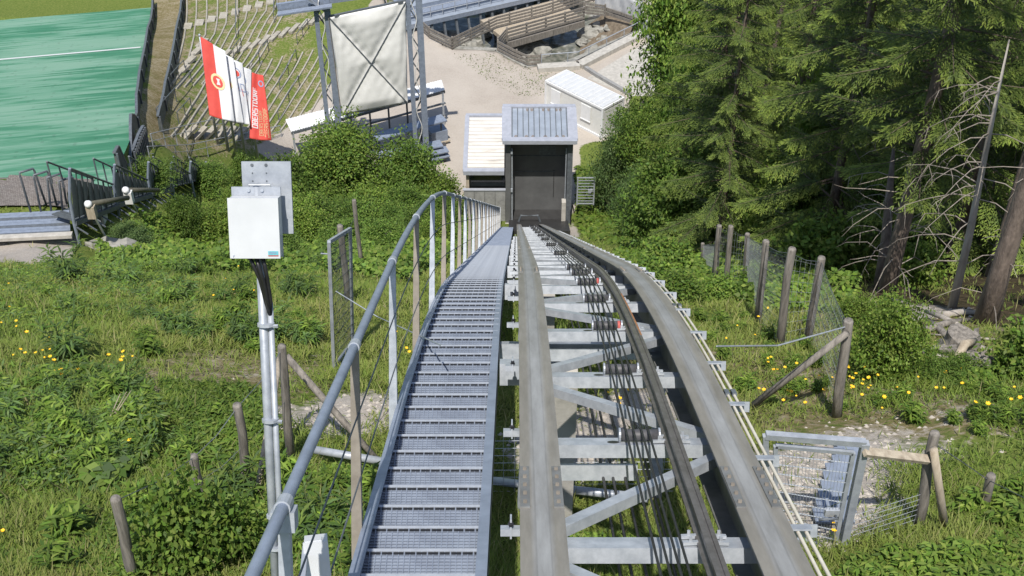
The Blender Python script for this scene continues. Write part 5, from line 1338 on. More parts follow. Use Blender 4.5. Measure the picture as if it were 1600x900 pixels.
for x, y, k, s_ in ((8.2, 41, 'sp_dark', .8), (12.0, 39, 'sp_low', 1.05), (15.6, 34, 'sp_mid', 1.0), (11.8, 46, 'sp_dark', 1.0), (15.5, 42, 'sp_low', 1.1), (19, 34, 'sp_high', 1.0), (17.5, 28.5, 'sp_bare', .8), (21.5, 29, 'sp_mid', 1.1),
                    (10.5, 54, 'sp_mid', 1.0), (14.2, 51, 'sp_dark', 1.0), (18.5, 48, 'sp_low', 1.1), (20, 40, 'sp_mid', 1.0), (23.5, 36, 'sp_low', 1.1), (12.5, 60, 'sp_dark', .95), (16.5, 58, 'sp_mid', 1.1), (20.5, 55, 'sp_low', 1.0), (24, 47, 'sp_mid', 1.1),
                    (26, 30, 'sp_dark', 1.1), (28, 40, 'sp_dark', 1.1), (15, 67, 'sp_low', 1.0), (19, 66, 'sp_mid', 1.1), (24, 60, 'sp_dark', 1.1), (29, 52, 'sp_mid', 1.2), (18, 76, 'sp_mid', 1.1), (23, 74, 'sp_low', 1.1), (28, 70, 'sp_dark', 1.2), (33, 60, 'sp_dark', 1.2), (34, 47, 'sp_mid', 1.2), (32, 34, 'sp_mid', 1.1), (22, 86, 'sp_mid', 1.1), (28, 84, 'sp_low', 1.1), (34, 78, 'sp_dark', 1.2), (40, 66, 'sp_dark', 1.2), (27, 96, 'sp_dark', 1.1), (35, 94, 'sp_mid', 1.2), (42, 84, 'sp_dark', 1.2), (20.5, 26.5, 'sp_bare', .8), (25, 26, 'sp_high', 1.0), (16.2, 30.5, 'sp_high', .9), (13.6, 28.5, 'sp_bare', .6)):
    tree(k, FLB, x, y, s_, FG)
# ---- dead leaning trunk with bare curved branches, and others without green
def dead_tree(label, p0, p1, r0, nb_, seed, lmax, top_brown=False):
    rg = np.random.default_rng(seed); e = thing('dead_spruce', label, 'dead tree', p0); p0, p1 = V(p0), V(p1); ax = p1 - p0
    b = MB(); b.tube([p0 - V((0, 0, .3)), p0 + ax * .3 + V((.03, 0, 0)), p0 + ax * .65, p1], [r0, r0 * .8, r0 * .55, r0 * .15], 9); b.build('trunk', M['bark'] if r0 > .14 else M['deadwood'], e, True)
    for k in range(nb_):
        s_ = rg.uniform(.16, .98); az = rg.uniform(2.2, 4.4) if rg.random() < .65 else rg.uniform(0, 6.28); ll = lmax * rg.uniform(.45, 1) * (1.1 - .5 * s_); o_ = V((math.cos(az), math.sin(az), 0)); p = p0 + ax * s_; c_ = rg.uniform(-.9, -.2)
        pts = [p, p + o_ * ll * .3 + V((0, 0, .06)), p + o_ * ll * .62 + V((0, 0, c_ * ll * .12)), p + o_ * ll * .88 + V((0, 0, c_ * ll * .42)), p + o_ * ll + V((0, 0, c_ * ll * .75))]
        b = MB(); b.tube(pts, [.014, .011, .008, .006, .002], 5, False)
        for j in (2, 3):
            sdv = V((-o_[1], o_[0], 0)) * rg.choice([-1, 1]); b.tube([pts[j], pts[j] + sdv * ll * .12 + V((0, 0, -.1 * ll)), pts[j] + sdv * ll * .18 + V((0, 0, -.25 * ll))], [.008, .006, .002], 4, False)
        b.build('bare_branch', M['deadtwig'], e)
    if top_brown:
        n = 500; C = p1 - ax * rg.uniform(0, .16, (n, 1)) + rg.normal(0, .22, (n, 3)); cards(C, rg.normal(0, 1, (n, 3)) + V((0, 0, -.8)), rg.normal(0, 1, (n, 3)), .14, .03, pal(n, [(.13, .075, .04), (.18, .10, .055)], rg), 'brown_needles', M['needle'], e)
p0 = ground(1488, 482); dd0 = p0 @ FWD
dead_tree('pale leaning dead spruce with long bare curved branches at the forest edge', p0, at_d(1577, 62, dd0 - 3.2), .10, 30, 5, 2.2, True)
p0 = ground(1376, 448); dead_tree('second bare grey trunk close behind the tall bare-trunked spruce', p0, at_d(1398, 215, p0 @ FWD - 1), .17, 14, 8, 1.6)
p0 = V((12.3, 57.0, gz(12.3, 57.0))); dead_tree('thin bare brown trunk rising out of the spruces at the top edge', p0, p0 + V((1.4, .5, 22)), .19, 10, 9, 1.2)
p0 = V((11.3, 59.0, gz(11.3, 59.0))); dead_tree('thinner bare trunk just left of the brown bare trunk near the top edge', p0, p0 + V((.7, .2, 21)), .12, 6, 10, 1.0)
# ---- broadleaf trees: a trunk with the big crown lifted on it
def broadleaf(label, x, y, r, h, key='crown_big', group=None):
    o = put(key, 'broadleaf_tree', label, 'tree', (x, y, gz(x, y) - .1), r, h, group); return o
def wpx(px, py, d): p = at_d(px, py, d); return p[0], p[1]
for label, x, y, r, h, k in (('large maple leaning over the plaza at the left edge of the forest', 11.6, 78.0, 4.8, 15.5, 'crown_big'), ('tall leafy tree behind the maple at the forest edge', 14.5, 84.0, 4.5, 17, 'crown_big'),
                             ('leafy tree standing right of the container before the maple', 8.6, 72.0, 2.7, 7.5, 'crown_big'), ('yellow-green leafy tree standing in the gap right behind the fence posts', 9.9, 38.5, 1.7, 4.6, 'fine_bright'), ('taller yellow-green leafy tree squeezed between the front spruces', 12.0, 43.0, 2.1, 8.5, 'fine_bright'), ('small yellow-green leafy tree at the foot of the feathery spruce', 12.6, 34.5, 1.6, 4.0, 'fine_mid'), ('tall mid-green leafy tree between the maple and the gap trunk spruce', 10.2, 60.0, 2.6, 12.0, 'fine_mid'),
 ('leafy tree with yellowish leaves showing between the bare brown trunks', 14.2, 66, 3.4, 14, 'fine_bright')):
    broadleaf(label, x, y, r, h, k)
# ---- shrubs named one by one
def shrub_px(key, label, px, r, h, name='shrub', cat='shrub', group=None, canal=True):
    p = ground(*px); return put(key, name, label, cat, p - V((0, 0, .1)), r, h, group)
def shrub_z(key, label, px, z, r, h, name='shrub', cat='shrub', group=None):
    p = at_z(px[0], px[1], z); return put(key, name, label, cat, (p[0], p[1], gz(p[0], p[1]) - .1), r, h, group)
shrub_z('crown_big', 'large round leafy tree at the plaza edge below the tarpaulin frame', (540, 325), -51.2, 4.3, 6.2, 'broadleaf_tree', 'tree')
shrub_z('fine_mid', 'broad leafy shrub between the round tree and the plank benches', (640, 322), -51.5, 3.3, 5.0)
shrub_z('fine_bright', 'bright shrub at the plaza edge left of the panel wall', (685, 338), -51.4, 2.3, 3.6)
shrub_z('fine_mid', 'small leafy tree below the flagpoles behind the grey antenna panel', (385, 298), -48.5, 1.5, 3.2, 'broadleaf_tree', 'tree')
shrub_z('fine_mid', 'leafy shrub right beside the white cabinet at the slope edge', (470, 345), -50.5, 3.0, 4.4)
shrub_z('fine_bright', 'yellow-green shrub showing directly right of the cabinet', (466, 385), -40, 1.8, 2.6)
shrub_px('fine_mid', 'leafy sapling left of the cabinet among the brambles', (292, 374), 1.2, 2.3)
shrub_z('fine_mid', 'broad shrub above the brambles at the end of the steel steps', (335, 335), -45, 1.7, 2.0)
shrub_px('fine_blue', 'blue-green shrub right behind the first steel step strut', (200, 388), 1.3, 1.3)
shrub_z('fine_blue', 'slender pale willow shrub between the valley station gate and the forest', (958, 330), -51.2, 2.4, 6.6)
shrub_z('fine_mid', 'leafy shrub beside the end of the white container', (985, 268), -51.9, 2.5, 5.0)
shrub_z('fine_blue', 'grey-green willow shrub close to the lower right girder', (988, 395), -43.5, 1.7, 4.6)
shrub_z('fine_mid', 'mid-green shrub behind the grey-green willow', (1035, 345), -46.5, 2.4, 5.4)
shrub_px('coarse_bright', 'yellow-green sycamore bush behind the far fence posts', (1150, 385), 1.9, 2.9)
shrub_px('coarse_bright', 'bright sycamore bush left of the far fence posts', (1085, 395), 1.1, 1.8)
shrub_px('coarse_mid', 'low sycamore bush by the girder below the willow', (1040, 425), 1.2, 1.2)
shrub_px('coarse_bright', 'tall sycamore bush in the gap between fence posts and spruces', (1225, 395), 1.7, 2.6)
shrub_px('coarse_mid', 'bushy sycamore under the bright-tipped spruce boughs', (1290, 430), 1.5, 1.9)
shrub_px('fine_bright', 'dense bright bush right behind the braced wooden post', (1375, 590), .78, 1.6)
shrub_px('fine_bright', 'low bright bush at the left of the braced wooden post', (1330, 520), .6, .9)
shrub_px('coarse_bright', 'young leafy bush at the foot of the dead leaning spruce', (1432, 450), .8, 1.2)
shrub_px('coarse_mid', 'leafy bush at the right edge below the thick bare trunk', (1600, 590), .8, 1.1)
shrub_px('fine_mid', 'low bush on the bank at the right edge beside the log pile', (1490, 600), .6, .5)
shrub_px('coarse_mid', 'broad-leaved bush at the bottom left around the wooden fence posts', (300, 880), .62, 1.25)
shrub_px('coarse_mid', 'smaller broad-leaved bush touching the foot of the mast', (372, 862), .40, .8)
for px, r, h in (((1010, 460), 1.0, 1.0), ((1060, 470), .7, .7), ((1120, 470), .6, .7), ((1180, 455), .6, .7)):
    shrub_px('coarse_mid', 'low leafy bush along the foot of the far fence posts', px, r, h, group='low bushes by the far fence')
for px, z, r, h in (((500, 375), -43, 1.9, 2.0), ((560, 372), -45, 2.0, 2.1), ((615, 378), -45, 1.8, 1.9), ((660, 385), -43, 1.6, 1.6), ((395, 372), -38, 1.7, 1.8), ((545, 400), -37, 1.5, 1.4), ((600, 410), -36, 1.4, 1.3), ((430, 410), -33, 1.4, 1.2), ((250, 352), -40, 1.5, 1.3), ((350, 372), -38, 1.6, 1.5), ((690, 360), -48, 1.4, 2.0), ((420, 332), -47, 2.0, 2.6), ((455, 372), -41, 1.8, 2.2), ((520, 352), -47, 2.2, 2.6), ((585, 348), -49, 2.2, 2.6), ((640, 362), -47, 2.0, 2.6), ((690, 402), -37, 1.1, 1.5), ((370, 350), -42, 1.5, 1.8)):
    shrub_z(random.choice(['fine_bright', 'fine_mid', 'fine_bright']), 'rounded bramble bush on the slope between the cabinet and the handrail', px, z, r * 1.1, h * 1.35, group='bramble bushes on the slope')
for px, r, h in (((1040, 300), 2.6, 4.5), ((1090, 300), 2.5, 5.0), ((1120, 340), 2.2, 3.6), ((1180, 330), 2.2, 3.4)):
    p = at_d(px[0], px[1], 55); put('fine_mid', 'shrub', 'leafy shrub massed under the boughs at the forest edge', 'shrub', (p[0], p[1], gz(p[0], p[1]) - .1), r, h, 'shrubs under the forest edge')
for i in range(26):
    x, y = random.uniform(8.5, 26), random.uniform(29, 46)
    if x < 8 + (y - 24) * .05 or (x > 9 and y < 27 and x < 14): continue
    put('coarse_mid', 'shrub', 'young leafy shrub growing on the forest floor between the spruce trunks', 'shrub', (x, y, gz(x, y) - .1), random.uniform(.5, 1.1), random.uniform(.6, 1.5), 'forest floor shrubs')

# ---- herb clumps in the meadow
def herb_proto(key, n, leafL, leafW, h, cols, seed, up_=.7):
    rg = np.random.default_rng(seed); nst = 16
    th = rg.uniform(0, 6.28, nst); lean = rg.uniform(0, .55, nst) ** .8
    tip = np.stack([np.cos(th) * lean * h, np.sin(th) * lean * h, h * rg.uniform(.55, 1.05, nst)], 1); base = np.stack([np.cos(th), np.sin(th), 0 * th], 1) * .06
    a = rg.integers(0, nst, n); u = rg.uniform(.12, 1, n)[:, None]; C = base[a] * (1 - u) + tip[a] * u
    az = rg.uniform(0, 6.28, n); A = np.stack([np.cos(az), np.sin(az), rg.uniform(-.1, up_, n)], 1); Nn = np.stack([-np.cos(az) * .4, -np.sin(az) * .4, np.ones(n)], 1) + rg.normal(0, .2, (n, 3))
    root = thing('herb', 'prototype', 'plant', (0, 0, 0)); root['used'] = 0; root['tall'] = 1.0
    L = leafL * rg.uniform(.6, 1.2, n)
    cards(C, A, Nn, L, leafW * rg.uniform(.8, 1.2, n), pal(n, cols, rg), 'leaves', M['yellowleaf'], root, .3)
    b = MB()
    for i in range(nst): b.tube([base[i], (base[i] + tip[i]) / 2 + V((0, 0, .05)), tip[i]], [.008, .006, .003], 4, False)
    b.build('stalks', mat('green_stalk_%s' % key, (.10, .14, .04), (.07, .10, .03), 9, .7), root); PROTO[key] = root
herb_proto('lance', 420, .20, .034, .62, G_BLUE + G_MID, 31, .8)
herb_proto('lance_bright', 360, .17, .036, .48, G_MID + G_BRIGHT, 32, .9)
herb_proto('broad', 150, .20, .15, .42, G_BLUE + G_MID, 33, .55)
herb_proto('palmate', 560, .15, .05, .6, G_BRIGHT + G_MID, 34, .45)
def herb(key, label, px, s_, group=None):
    p = ground(*px); return put(key, 'leafy_herb', label, 'plant', p - V((0, 0, .03)), s_, s_, group)
herb('lance', 'dark bushy herb clump in the meadow straight below the gravel track end', (110, 440), 1.7); herb('lance', 'dark bushy herb clump just right of the gravel track end clump', (195, 450), 1.5)
herb('lance', 'dark round herb clump above the yellow flowers in the left meadow', (108, 560), 1.25); herb('lance_bright', 'pale upright herb clump left of the leaning open gate', (482, 535), 1.1)
herb('lance', 'dark herb clump between the mast and the leaning open gate', (470, 465), 1.2); herb('broad', 'clump of big heart-shaped leaves near the bottom left fence posts', (170, 760), .9); herb('broad', 'small patch of big round leaves above the heart-shaped leaf clump', (195, 740), .7)
for _ in range(100):
    px, py = random.choice([(random.uniform(-20, 230), random.uniform(590, 760)), (random.uniform(-10, 400), random.uniform(430, 900)), (random.uniform(220, 500), random.uniform(420, 560)), (random.uniform(430, 640), random.uniform(740, 910))])
    herb(random.choice(['lance', 'lance_bright', 'lance_bright']), 'leafy green herb clump scattered through the left meadow', (px, py), random.uniform(.5, 1.15), 'herb clumps in the left meadow')
for _ in range(48):
    px, py = random.choice([(random.uniform(1200, 1600), random.uniform(560, 660)), (random.uniform(1480, 1620), random.uniform(600, 690)), (random.uniform(1090, 1300), random.uniform(500, 620))])
    herb('lance_bright', 'leafy green herb clump scattered over the right bank', (px, py), random.uniform(.4, .8), 'herb clumps on the right bank')
for _ in range(46):
    px = random.uniform(1310, 1640); py = random.uniform(895 - (px - 1310) * .10, 960)
    herb('palmate', 'large-leaved green herb in the bottom right corner below the gate', (px, py), random.uniform(.5, .85), 'large-leaved herbs in the corner')
for px, py in ((1500, 815), (1545, 800), (1590, 790), (1560, 835), (1610, 830)):
    herb('palmate', 'large-leaved green herb in the bottom right corner below the gate', (px, py), .8, 'large-leaved herbs in the corner')

# ---- grass, ground cover, stones
def frustum_pts(n, y0, y1, xl, xr, seed):
    rg = np.random.default_rng(seed); u = rg.random(n); Y = 1 / (1 / y0 + u * (1 / y1 - 1 / y0)); wl = -(.56 * Y + 3) if xl is None else np.full(n, xl); wr = (.62 * Y + 3) if xr is None else np.full(n, xr)
    return wl + rg.random(n) * (wr - wl), Y, rg
X, Y, rg = frustum_pts(330000, 7.5, 66, None, None, 40)
gr_m = field(gravel, X, Y); dr_m = field(dry, X, Y); fo = field(forest, X, Y)
clump = .5 + .5 * np.sin(X * 1.3 + 2 * np.sin(Y * .9)) * np.sin(Y * 1.6 + 1.5 * np.sin(X * .8))
keep = (~inside(MAT['poly'], X, Y)) & (rg.random(len(X)) > np.clip(gr_m * 1.5 + dr_m * .55, 0, .985)) & (rg.random(len(X)) > fo * .9) & (rg.random(len(X)) < .45 + .55 * clump)
X, Y = X[keep], Y[keep]; clump = clump[keep]; n = len(X); Z = H(X, Y)
nbld = 3; X = np.repeat(X, nbld) + rg.normal(0, .05, n * nbld); Y = np.repeat(Y, nbld) + rg.normal(0, .05, n * nbld); Z = np.repeat(Z, nbld) - .02; clump = np.repeat(clump, nbld)
n = len(X); dist = np.hypot(Y, Z); az = rg.uniform(0, 6.28, n)
A = np.stack([np.cos(az) * .6, np.sin(az) * .6, rg.uniform(.5, 1.2, n)], 1); Nn = np.stack([-np.cos(az), -np.sin(az), .6 + 0 * az], 1)
hgt = (.08 + .19 * clump) * rg.uniform(.5, 1.3, n); tone = np.clip(.5 + .5 * np.sin(X * .55 + 1.0) * np.cos(Y * .47) + rg.normal(0, .25, n), 0, 1)[:, None]
tall_ = rg.random(n) < .016; hgt[tall_] = rg.uniform(.22, .42, tall_.sum()); A[tall_, :2] *= .35
gc = pal(n, [(.13, .20, .029), (.16, .22, .041), (.105, .165, .026)], rg) * (1 - tone) + pal(n, [(.195, .22, .052), (.23, .235, .075), (.16, .20, .042)], rg) * tone
flat_ = rg.random(n) < .05; A[flat_, 2] = rg.uniform(-.05, .25, flat_.sum()); gc[flat_] = pal(int(flat_.sum()), [(.30, .27, .15), (.24, .215, .11)], rg)
gc[tall_] = pal(int(tall_.sum()), [(.24, .235, .10), (.28, .26, .13), (.19, .21, .07)], rg)
kind(cards(np.stack([X, Y, Z], 1), A, Nn, hgt, (.0055 + .00055 * dist), gc, 'grass', M['grassblade'], None, .25), 'stuff')
# brambles and low cover
def cover(name, polys, n, hmax, leaf, cols, seed, wl=.62):
    rg = np.random.default_rng(seed); CX, CY = [], []
    for poly in polys:
        W_ = [tuple(ground(*p)[:2]) for p in poly]; W_ = np.array(W_); lo, hi = W_.min(0), W_.max(0)
        x = rg.uniform(lo[0], hi[0], n); y = rg.uniform(lo[1], hi[1], n); k = inside(W_, x, y); CX.append(x[k]); CY.append(y[k])
    x, y = np.concatenate(CX), np.concatenate(CY); m = len(x)
    hh = hmax * np.clip(.45 + .4 * np.sin(x * 1.1 + 1.4 * np.sin(y * .7)) * np.sin(y * 1.2 + x * .3) + .25 * np.sin(x * 3.1 + y * 2.3), .08, 1.0)
    z = H(x, y) + hh * (1 - rg.random(m) ** 2.2 * .8)
    L = leaf * rg.uniform(.6, 1.4, m) * (1 + np.maximum(y - 30, 0) * .012)
    A = np.stack([rg.normal(0, 1, m), rg.normal(0, 1, m), rg.normal(-.15, .4, m)], 1); Nn = rg.normal(0, .45, (m, 3)) + V((0, -.3, 1))
    tn = (1 + .22 * np.sin(x * 1.7 + y * .9) * np.sin(y * 1.1 - x))[:, None]
    kind(cards(np.stack([x, y, z], 1), A, Nn, L, L * wl, np.clip(pal(m, cols, rg) * tn, .004, .5), name, M['yellowleaf'], None, .15), 'stuff')
cover('undergrowth', [[(150, 402), (250, 425), (420, 425), (640, 445), (720, 400), (735, 352), (560, 352), (400, 352), (260, 345), (165, 378)]], 90000, 1.0, .17, G_BRIGHT + G_MID, 51)
cover('undergrowth', [[(1000, 462), (1090, 462), (1180, 492), (1290, 492), (1340, 470), (1330, 440), (1150, 400), (1000, 380), (960, 400)]], 50000, .55, .14, G_BRIGHT + G_MID, 52)
cover('undergrowth', [[(1320, 590), (1400, 580), (1430, 520), (1400, 465), (1310, 480)], [(1560, 600), (1640, 610), (1640, 540), (1570, 540)], [(1420, 600), (1540, 610), (1540, 590), (1430, 575)]], 12000, .32, .10, G_BRIGHT + G_MID, 53)
cover('undergrowth', [[(430, 910), (560, 910), (620, 700), (560, 735), (440, 730)], [(430, 760), (300, 800), (330, 960), (450, 960)], [(850, 1000), (1100, 1000), (1060, 860), (850, 830)]], 9000, .25, .055, G_BRIGHT + G_MID, 54)
cover('undergrowth', [[(900, 262), (935, 262), (1000, 330), (1000, 400), (905, 350)]], 26000, .6, .2, G_BRIGHT, 55)
cover('undergrowth', [[(-30, 570), (120, 585), (240, 620), (265, 700), (200, 765), (-30, 770)], [(-30, 440), (90, 410), (240, 415), (300, 470), (220, 500), (-30, 520)]], 26000, .55, .13, G_MID + G_BRIGHT + G_BLUE, 57, .24)
cover('undergrowth', [[(230, 405), (500, 420), (500, 520), (420, 560), (280, 520), (215, 450)], [(-40, 770), (200, 770), (260, 860), (200, 960), (-60, 960)], [(250, 600), (420, 620), (440, 720), (300, 740)]], 22000, .34, .10, G_MID + G_BRIGHT, 58, .26)
cover('undergrowth', [[(700, 84), (780, 84), (905, 112), (880, 150), (800, 150), (760, 125)], [(1000, 150), (980, 225), (930, 240), (945, 215)]], 2600, .06, .055, G_MID + G_OLIVE, 56)
# loose stones on the bare patches
X, Y, rg = frustum_pts(60000, 8, 34, None, None, 61); g_ = field(gravel, X, Y); k = rg.random(len(X)) < np.clip((g_ - .35) * 1.6, 0, 1); X, Y = X[k], Y[k]; n = len(X); Z = H(X, Y)
s_ = rg.uniform(.012, .05, n)[:, None]; base = np.array([(1, 0, 0), (0, 1, 0), (-1, 0, 0), (0, -1, 0), (0, 0, .8)]); vs = (np.stack([X, Y, Z], 1)[:, None, :] + (base[None] * s_[:, :, None] * rg.uniform(.6, 1.4, (n, 5, 3)))).reshape(-1, 3)
tri = np.array([(0, 1, 4), (1, 2, 4), (2, 3, 4), (3, 0, 4)]); fs = (np.arange(n)[:, None, None] * 5 + tri[None]).reshape(-1, 3)
kind(np_mesh('rubble', vs, fs, mat('loose_stone', (.50, .46, .41), (.27, .245, .215), 8, .95), None), 'stuff')
# yellow flowers, each its own plant
fm = MB()
for k in range(6):
    a = k * math.pi / 3; c_ = V((math.cos(a) * .6, math.sin(a) * .6, .25)); s2 = V((-math.sin(a), math.cos(a), 0)) * .42
    fm.add([(0, 0, 0), c_ - s2, c_ * 1.7 + V((0, 0, .15)), c_ + s2], [(0, 1, 2, 3)])
fl0 = thing('yellow_flower', 'small yellow globe flower standing in the hillside grass', 'flower', (0, 0, 0), 'yellow flowers in the grass'); fm.build('bloom', M['yellow'], fl0); MB().tube([(0, 0, -8), (0, 0, 0)], .09, 4).build('stalk', mat('flower_stalk', (.09, .14, .03), None, 9), fl0)
fpx = []
for cx_, cy_, sx, sy, n in ((85, 575, 50, 12, 10), (100, 600, 30, 10, 9), (180, 580, 30, 8, 5), (20, 500, 20, 30, 5), (40, 530, 40, 20, 5), (350, 450, 60, 30, 5), (215, 700, 30, 40, 2), (20, 870, 10, 10, 1), (380, 505, 40, 15, 2), (1330, 610, 45, 22, 20), (1400, 640, 80, 20, 10), (1210, 590, 25, 25, 8), (1490, 598, 30, 14, 7), (1560, 640, 40, 25, 6), (1240, 640, 60, 20, 6), (1300, 860, 20, 12, 2), (1160, 520, 60, 30, 6), (625, 560, 20, 40, 5), (960, 650, 30, 40, 8)):
    for _ in range(n): fpx.append((random.gauss(cx_, sx * .6), random.gauss(cy_, sy * .6)))
for i, a in enumerate(fpx):
    p = ground(*a); s_ = random.uniform(.018, .040); z = p[2] + random.uniform(.25, .38)
    if i == 0: o = fl0
    else: o = dup(fl0, (0, 0, 0))
    o.location = (p[0], p[1], z); o.scale = (s_,) * 3; o.rotation_euler = (random.uniform(-.4, .2), random.uniform(-.3, .3), random.uniform(0, 6))
# ------------------------------------------------------------------ wooden fences on the hillside
def wpost(base_px, top_px, r, parent=None, embed=.35):
    p0 = ground(*base_px); t_ = at_y(top_px[0], top_px[1], p0[1] - .05)
    ax = (t_ - p0) / np.linalg.norm(t_ - p0); b = MB(); rr = np.random.default_rng(int(base_px[0] * 7 + base_px[1]))
    pts = [p0 - ax * embed, p0 + (t_ - p0) * .3 + V((rr.normal(0, .012), 0, 0)), p0 + (t_ - p0) * .7 + V((rr.normal(0, .012), 0, 0)), t_ - ax * .02, t_]
    b.tube(pts, [r * 1.08, r * 1.03, r * .97, r * .95, r * .80], 10)
    return p0, t_, b
def fence(name, label, posts, r=.06, wires=(.98, .62, .3), mesh=True, rloc=None):
    P = []; first = ground(*posts[0][0]); e = thing(name, label, 'fence', first)
    for bp0, tp0 in posts:
        p0, t_, b = wpost(bp0, tp0, r); b.build('post', M['wood'], e, True); P.append((p0, t_))
    for (a0, a1), (c0, c1) in zip(P, P[1:]):
        for w_ in wires:
            q0, q1 = a0 + (a1 - a0) * w_, c0 + (c1 - c0) * w_; m_ = (q0 + q1) / 2 - V((0, 0, .06)); MB().tube([q0, m_, q1], .006 if w_ > .9 else .004, 4, False).build('wire', M['galv_dark'], e)
        if mesh:
            b = MB(); L = np.linalg.norm(c0 - a0); nv_ = max(3, int(L / .16))
            for k in range(1, nv_): s_ = k / nv_; lo = a0 + (c0 - a0) * s_; hi = a1 + (c1 - a1) * s_; b.tube([lo + (hi - lo) * .03, lo + (hi - lo) * .93], .0022, 3, False)
            for k in range(9): w_ = .06 + k * .105; b.tube([a0 + (a1 - a0) * w_, c0 + (c1 - c0) * w_], .0022, 3, False)
            b.build('wire_mesh', M['galv'], e)
    return e, P
fence('post_fence', 'weathered post and wire fence crossing the bottom left meadow to the lift', [((214, 915), (180, 778)), ((318, 800), (302, 712)), ((390, 772), (370, 632)), ((456, 720), (440, 540))], .058, (.97, .55), False)
def strut(label, a_px, b_px, ga, r=.05, mt='wood', da=None, db=None):
    pa_ = at_d(a_px[0], a_px[1], da) if da else ground(*a_px); pb2 = at_d(b_px[0], b_px[1], db) if db else ground(*b_px)
    o = MB().tube([pa_, (pa_ + pb2) / 2, pb2], [r, r * .97, r * .9], 9).build('wooden_brace', M[mt], None, True); tag(o, label, 'brace', ga); return o
dpo = ground(456, 720) @ FWD
strut('dark wooden brace sloping right from the tallest left fence post towards the stairway', (447, 556), (592, 722), None, .05, 'wood', dpo - .1, ground(592, 722) @ FWD)
strut('pale wooden brace sloping down left from the tallest left fence post', (437, 560), (402, 770), None, .045, 'palewood', dpo - .15, ground(402, 772) @ FWD)
fence('post_fence', 'row of old wooden posts among brambles left of the stairway', [((543, 474), (531, 352)), ((566, 424), (553, 312))], .075, (.8, .4), False)
for i, (a, c) in enumerate((((574, 375), (572, 338)), ((590, 378), (587, 348)), ((603, 402), (602, 365)), ((613, 402), (609, 362)), ((631, 402), (629, 380)), ((640, 395), (638, 378)))):
    p0, t_, b = wpost(a, c, .09); o = b.build('wooden_post', M['wood'], None, True); tag(o, 'old wooden post end sticking out of the brambles left of the handrail', 'post', 'post ends in the brambles')
RP = [((1098, 415), (1098, 380)), ((1116, 440), (1120, 378)), ((1117, 442), (1124, 352)), ((1134, 450), (1142, 353)), ((1163, 442), (1168, 365)), ((1184, 505), (1197, 376)), ((1218, 545), (1238, 388)), ((1262, 532), (1284, 402)), ((1308, 652), (1326, 500))]
e, PP = fence('post_fence', 'row of leaning wooden posts with wire mesh below the forest edge', RP, .075, (.95, .5))
p0, t_ = PP[-1]
fo_ = ground(1168, 640)
strut('long dark wooden brace leaning from the corner post down towards the lift', (1168, 640), (1324, 520), None, .055, 'wood', fo_ @ FWD, t_ @ FWD)
o = MB().tube([t_ - V((0, 0, .12)), at_d(1215, 540, 17.2) , at_d(1120, 541, 15.6)], .011, 6).build('tension_wire', M['galv'], None); tag(o, 'grey tension wire running from the corner post across to the lift', 'wire')
# gate right of the track with its frame
gA, gB = ground(1202, 838), ground(1312, 868)
gy_ = (gA[1] + gB[1]) / 2
q = [at_y(1196, 680, gy_), at_y(1352, 692, gy_), at_y(1316, 866, gy_), at_y(1200, 836, gy_)]
e = thing('mesh_gate', 'galvanised frame gate with wire mesh below the right side of the lift', 'gate', (q[2] + q[3]) / 2)
def lin(a, b, t_): return a + (b - a) * t_
MB().beam(q[0], q[1], .075, .075, (0, 1, 0)).build('top_bar', M['galv'], e); MB().beam(q[1], q[2] - V((0, 0, .4)), .085, .085, (0, 1, 0)).build('gate_post', M['galv'], e); MB().beam(q[0], q[3], .06, .06, (0, 1, 0)).build('gate_post', M['galv'], e)
ins = [lin(lin(q[0], q[1], .10), lin(q[3], q[2], .10), .09), lin(lin(q[0], q[1], .90), lin(q[3], q[2], .88), .09), lin(lin(q[0], q[1], .90), lin(q[3], q[2], .88), .97), lin(lin(q[0], q[1], .10), lin(q[3], q[2], .10), .97)]
for i in range(4): MB().beam(ins[i], ins[(i + 1) % 4], .045, .045, (0, 1, 0)).build('leaf_frame', M['galv'], e)
b = MB()
for k in range(1, 10): b.tube([lin(ins[0], ins[3], k / 10), lin(ins[1], ins[2], k / 10)], .007, 5, False)
for k in range(1, 22): b.tube([lin(ins[0], ins[1], k / 22) - V((0, .01, 0)), lin(ins[3], ins[2], k / 22) - V((0, .01, 0))], .002, 4, False)
b.build('wire_mesh', M['galv_bright'], e)
hc = lin(lin(ins[0], ins[1], .86), lin(ins[3], ins[2], .86), .62)
MB().box(hc, (.16, .05, .10)).build('lock_case', M['galv_bright'], e); MB().tube([hc + V((.03, -.05, 0)), hc + V((.03, -.10, 0)), hc + V((-.10, -.10, .0)), hc + V((-.16, -.09, -.03))], .016, 8).build('handle', M['galv_dark'], e, True)
# grating step plates lying behind the gate
g0 = ground(1300, 815); g1 = ground(1325, 705)
e = thing('grating_steps', 'narrow grey grating steps on the gravel behind the mesh gate', 'steps', g0)
for k in range(9):
    s_ = k / 8; p = lin(g0, g1, s_) + V((0, 0, .10)); MB().box(p, (.46 if k < 6 else .34, .22, .035)).build('tread', M['galv_blue'], e)
for s_ in (-.2, .2): MB().beam(g0 + V((s_, 0, .05)), g1 + V((s_ * .8, 0, .05)), .03, .09).build('stringer', M['galv_dark'], e)
